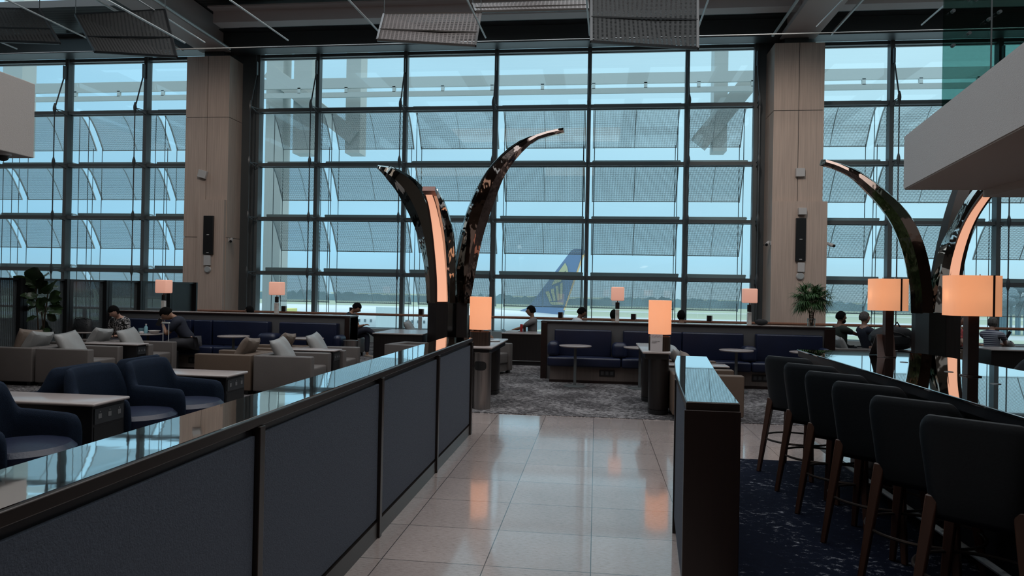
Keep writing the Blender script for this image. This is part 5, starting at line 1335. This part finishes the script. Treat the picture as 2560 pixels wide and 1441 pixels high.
for dz in (0,):
    b = MB()
    for k in range(34): b.box(xt - 22 - k * 1.0, xt - 21.7 - k * 1.0, YA - 3.12, YA - 3.05, zc + .5, zc + .95)
    b.build('cabin_windows', mat('dark_cabin_glass', (.12, .16, .18), .3), pl, smooth=False)
for x in (xt - 19, xt - 38, xt - 60):
    MB().box(x - .6, x + .6, YA - 3.13, YA - 3.0, zc - .8, zc + 1.2).build('door', mat('pale_grey_door', (.55, .62, .64), .5), pl, smooth=False)
MB().add([(xt - 6, YA - 1, zc + 1.2), (xt + 1, YA - 9, zc + 1.8), (xt + 3.0, YA - 9, zc + 1.8), (xt + 0, YA - 1, zc + 1.2), (xt - 6, YA - 1, zc + 1.5), (xt + 1, YA - 9, zc + 2.0), (xt + 3.0, YA - 9, zc + 2.0), (xt + 0, YA - 1, zc + 1.5)], [(0, 1, 2, 3), (7, 6, 5, 4), (0, 4, 5, 1), (1, 5, 6, 2), (2, 6, 7, 3), (3, 7, 4, 0)]).build('tailplane', AW, pl, smooth=False)
for x in (xt - 30, xt - 32, xt - 60):
    MB().tube([(x, YA - 2, ZG + 2), (x, YA - 2, zc - 2.5)], .25, 8).build('gear_strut', STEEL_L, pl)
    bb = MB().lathe([(0, -.4), (.8, -.4), (.8, .4), (0, .4)], (0, 0, 0), 18).xf(Matrix.Translation((x, YA - 2, ZG + .8)) @ Matrix.Rotation(PI / 2, 4, 'X')); bb.build('wheel', PLAST_K, pl)
# service vehicles
def vehicle(px0, px1, top, Y, m, lab, cab):
    a, b_ = onY(px0, top, Y), onY(px1, top, Y)
    s = thing('service_truck', lab, 'truck', ((a.x + b_.x) / 2, Y, ZG)); zt = a.z
    MB().box(a.x + cab, b_.x, Y - 1.3, Y + 1.3, ZG + 1.0, zt).build('cargo_box', m, s, .05)
    MB().box(a.x, a.x + cab - .1, Y - 1.2, Y + 1.2, ZG + .7, ZG + 2.9).build('cab', m, s, .15, 3)
    MB().box(a.x, b_.x, Y - 1.0, Y + 1.0, ZG + .5, ZG + 1.0).build('chassis', STEEL_D, s, smooth=False)
    for x in (a.x + 1, b_.x - 1):
        for q in (-1.1, 1.1): MB().lathe([(0, -.2), (.5, -.2), (.5, .2), (0, .2)], (0, 0, 0), 14).xf(Matrix.Translation((x, Y + q, ZG + .5)) @ Matrix.Rotation(PI / 2, 4, 'X')).build('wheel', PLAST_K, s)
vehicle(908, 1003, 766, 92, mat('pale_truck_paint', (.55, .64, .66), .5), 'pale loader truck against the white fuselage outside', 2.2)
vehicle(676, 732, 770, 80, mat('yellow_truck_paint', (.62, .60, .20), .5), 'yellow service truck outside behind the small lamp', 1.6)

# ------------------------------------------------------------------ far interior walls
struct('wall_left', MB().box(-24.3, -24, -14, 20.3, 0, 9.3), SOFF, 'far left inner wall', 'wall')
struct('wall_right', MB().box(14, 14.3, -14, 20.3, 0, 9.3), SOFF, 'far right inner wall', 'wall')
struct('wall_back', MB().box(-24, 14, -14.3, -14, 0, 9.3), SOFF, 'rear wall of the hall', 'wall')

# ------------------------------------------------------------------ light
w = bpy.data.worlds.new('sky'); SC.world = w; w.use_nodes = True; N = w.node_tree.nodes; L = w.node_tree.links; bg = N['Background']
tc = N.new('ShaderNodeTexCoord'); sp = N.new('ShaderNodeSeparateXYZ'); L.new(tc.outputs['Generated'], sp.inputs[0])
r = N.new('ShaderNodeValToRGB'); e = r.color_ramp.elements
e[0].position = 0.0; e[0].color = (.50, .68, .76, 1); e[1].position = 1; e[1].color = (2.7, 2.75, 2.8, 1)
q = e.new(.05); q.color = (.50, .78, .93, 1); q = e.new(.36); q.color = (.58, .80, .90, 1); q = e.new(.46); q.color = (.80, .95, 1.02, 1); q = e.new(.7); q.color = (1.9, 1.95, 2.0, 1)
L.new(sp.outputs[2], r.inputs['Fac'])
# bluer towards the left, brighter haze towards the right
r2 = N.new('ShaderNodeMapRange'); L.new(sp.outputs[0], r2.inputs[0]); r2.inputs[1].default_value = -.75; r2.inputs[2].default_value = .45
mx = N.new('ShaderNodeMixRGB'); mx.blend_type = 'MULTIPLY'; mx.inputs[0].default_value = 1
cr = N.new('ShaderNodeMixRGB'); cr.inputs[1].default_value = (.76, .90, 1.0, 1); cr.inputs[2].default_value = (1.12, 1.10, 1.08, 1); L.new(r2.outputs[0], cr.inputs[0])
L.new(r.outputs[0], mx.inputs[1]); L.new(cr.outputs[0], mx.inputs[2])
nz = N.new('ShaderNodeTexNoise'); nz.inputs['Scale'].default_value = 2.6; nz.inputs['Detail'].default_value = 5; mpn = N.new('ShaderNodeMapping'); mpn.inputs['Scale'].default_value = (1, 1, 3.0); L.new(tc.outputs['Generated'], mpn.inputs[0]); L.new(mpn.outputs[0], nz.inputs['Vector'])
cm = N.new('ShaderNodeMapRange'); L.new(nz.outputs['Fac'], cm.inputs[0]); cm.inputs[1].default_value = .3; cm.inputs[2].default_value = .7; cm.inputs[3].default_value = .93; cm.inputs[4].default_value = 1.05
vm = N.new('ShaderNodeVectorMath'); vm.operation = 'SCALE'; L.new(mx.outputs[0], vm.inputs[0]); L.new(cm.outputs[0], vm.inputs['Scale'])
L.new(vm.outputs[0], bg.inputs[0]); bg.inputs[1].default_value = 1.05
# unseen spot lights added to brighten the two oak columns
for (x, tx, en) in ((2.5, 5.1, 150), (-8.0, -11.1, 90)):
    ld = bpy.data.lights.new('column_fill', 'SPOT'); ld.energy = en * 4; ld.spot_size = .95; ld.spot_blend = .9; ld.shadow_soft_size = .25; ld.color = (1, .87, .78)
    lo = bpy.data.objects.new('column_fill', ld); C.objects.link(lo); lo.location = (x, 13, 8.4); lo.rotation_euler = (Vector((tx, 19, 4.6)) - Vector((x, 13, 8.4))).to_track_quat('-Z', 'Y').to_euler()
# unseen warm area lights added to fill the hall with light
for (x, y, z, en, sx, sy) in ((2.5, 2.0, 2.98, 5, .3, 3), (-3, 6, 9.2, 60, 8, 3), (-6, -4, 9.2, 130, 14, 4)):
    ld = bpy.data.lights.new('hall_fill', 'AREA'); ld.energy = en; ld.shape = 'RECTANGLE'; ld.size = sx; ld.size_y = sy; ld.color = (1, .80, .66)
    lo = bpy.data.objects.new('hall_fill', ld); C.objects.link(lo); lo.location = (x, y, z)

SC.view_settings.view_transform = 'Standard'; SC.view_settings.look = 'None'; SC.view_settings.exposure = 0; SC.view_settings.gamma = 1; SC.view_settings.use_curve_mapping = False
cy = SC.cycles
cy.use_denoising = True; cy.max_bounces = 7; cy.diffuse_bounces = 3; cy.glossy_bounces = 4; cy.transparent_max_bounces = 16; cy.transmission_bounces = 2
cy.caustics_reflective = False; cy.caustics_refractive = False; cy.sample_clamp_indirect = 3; cy.use_adaptive_sampling = True; cy.adaptive_threshold = .02
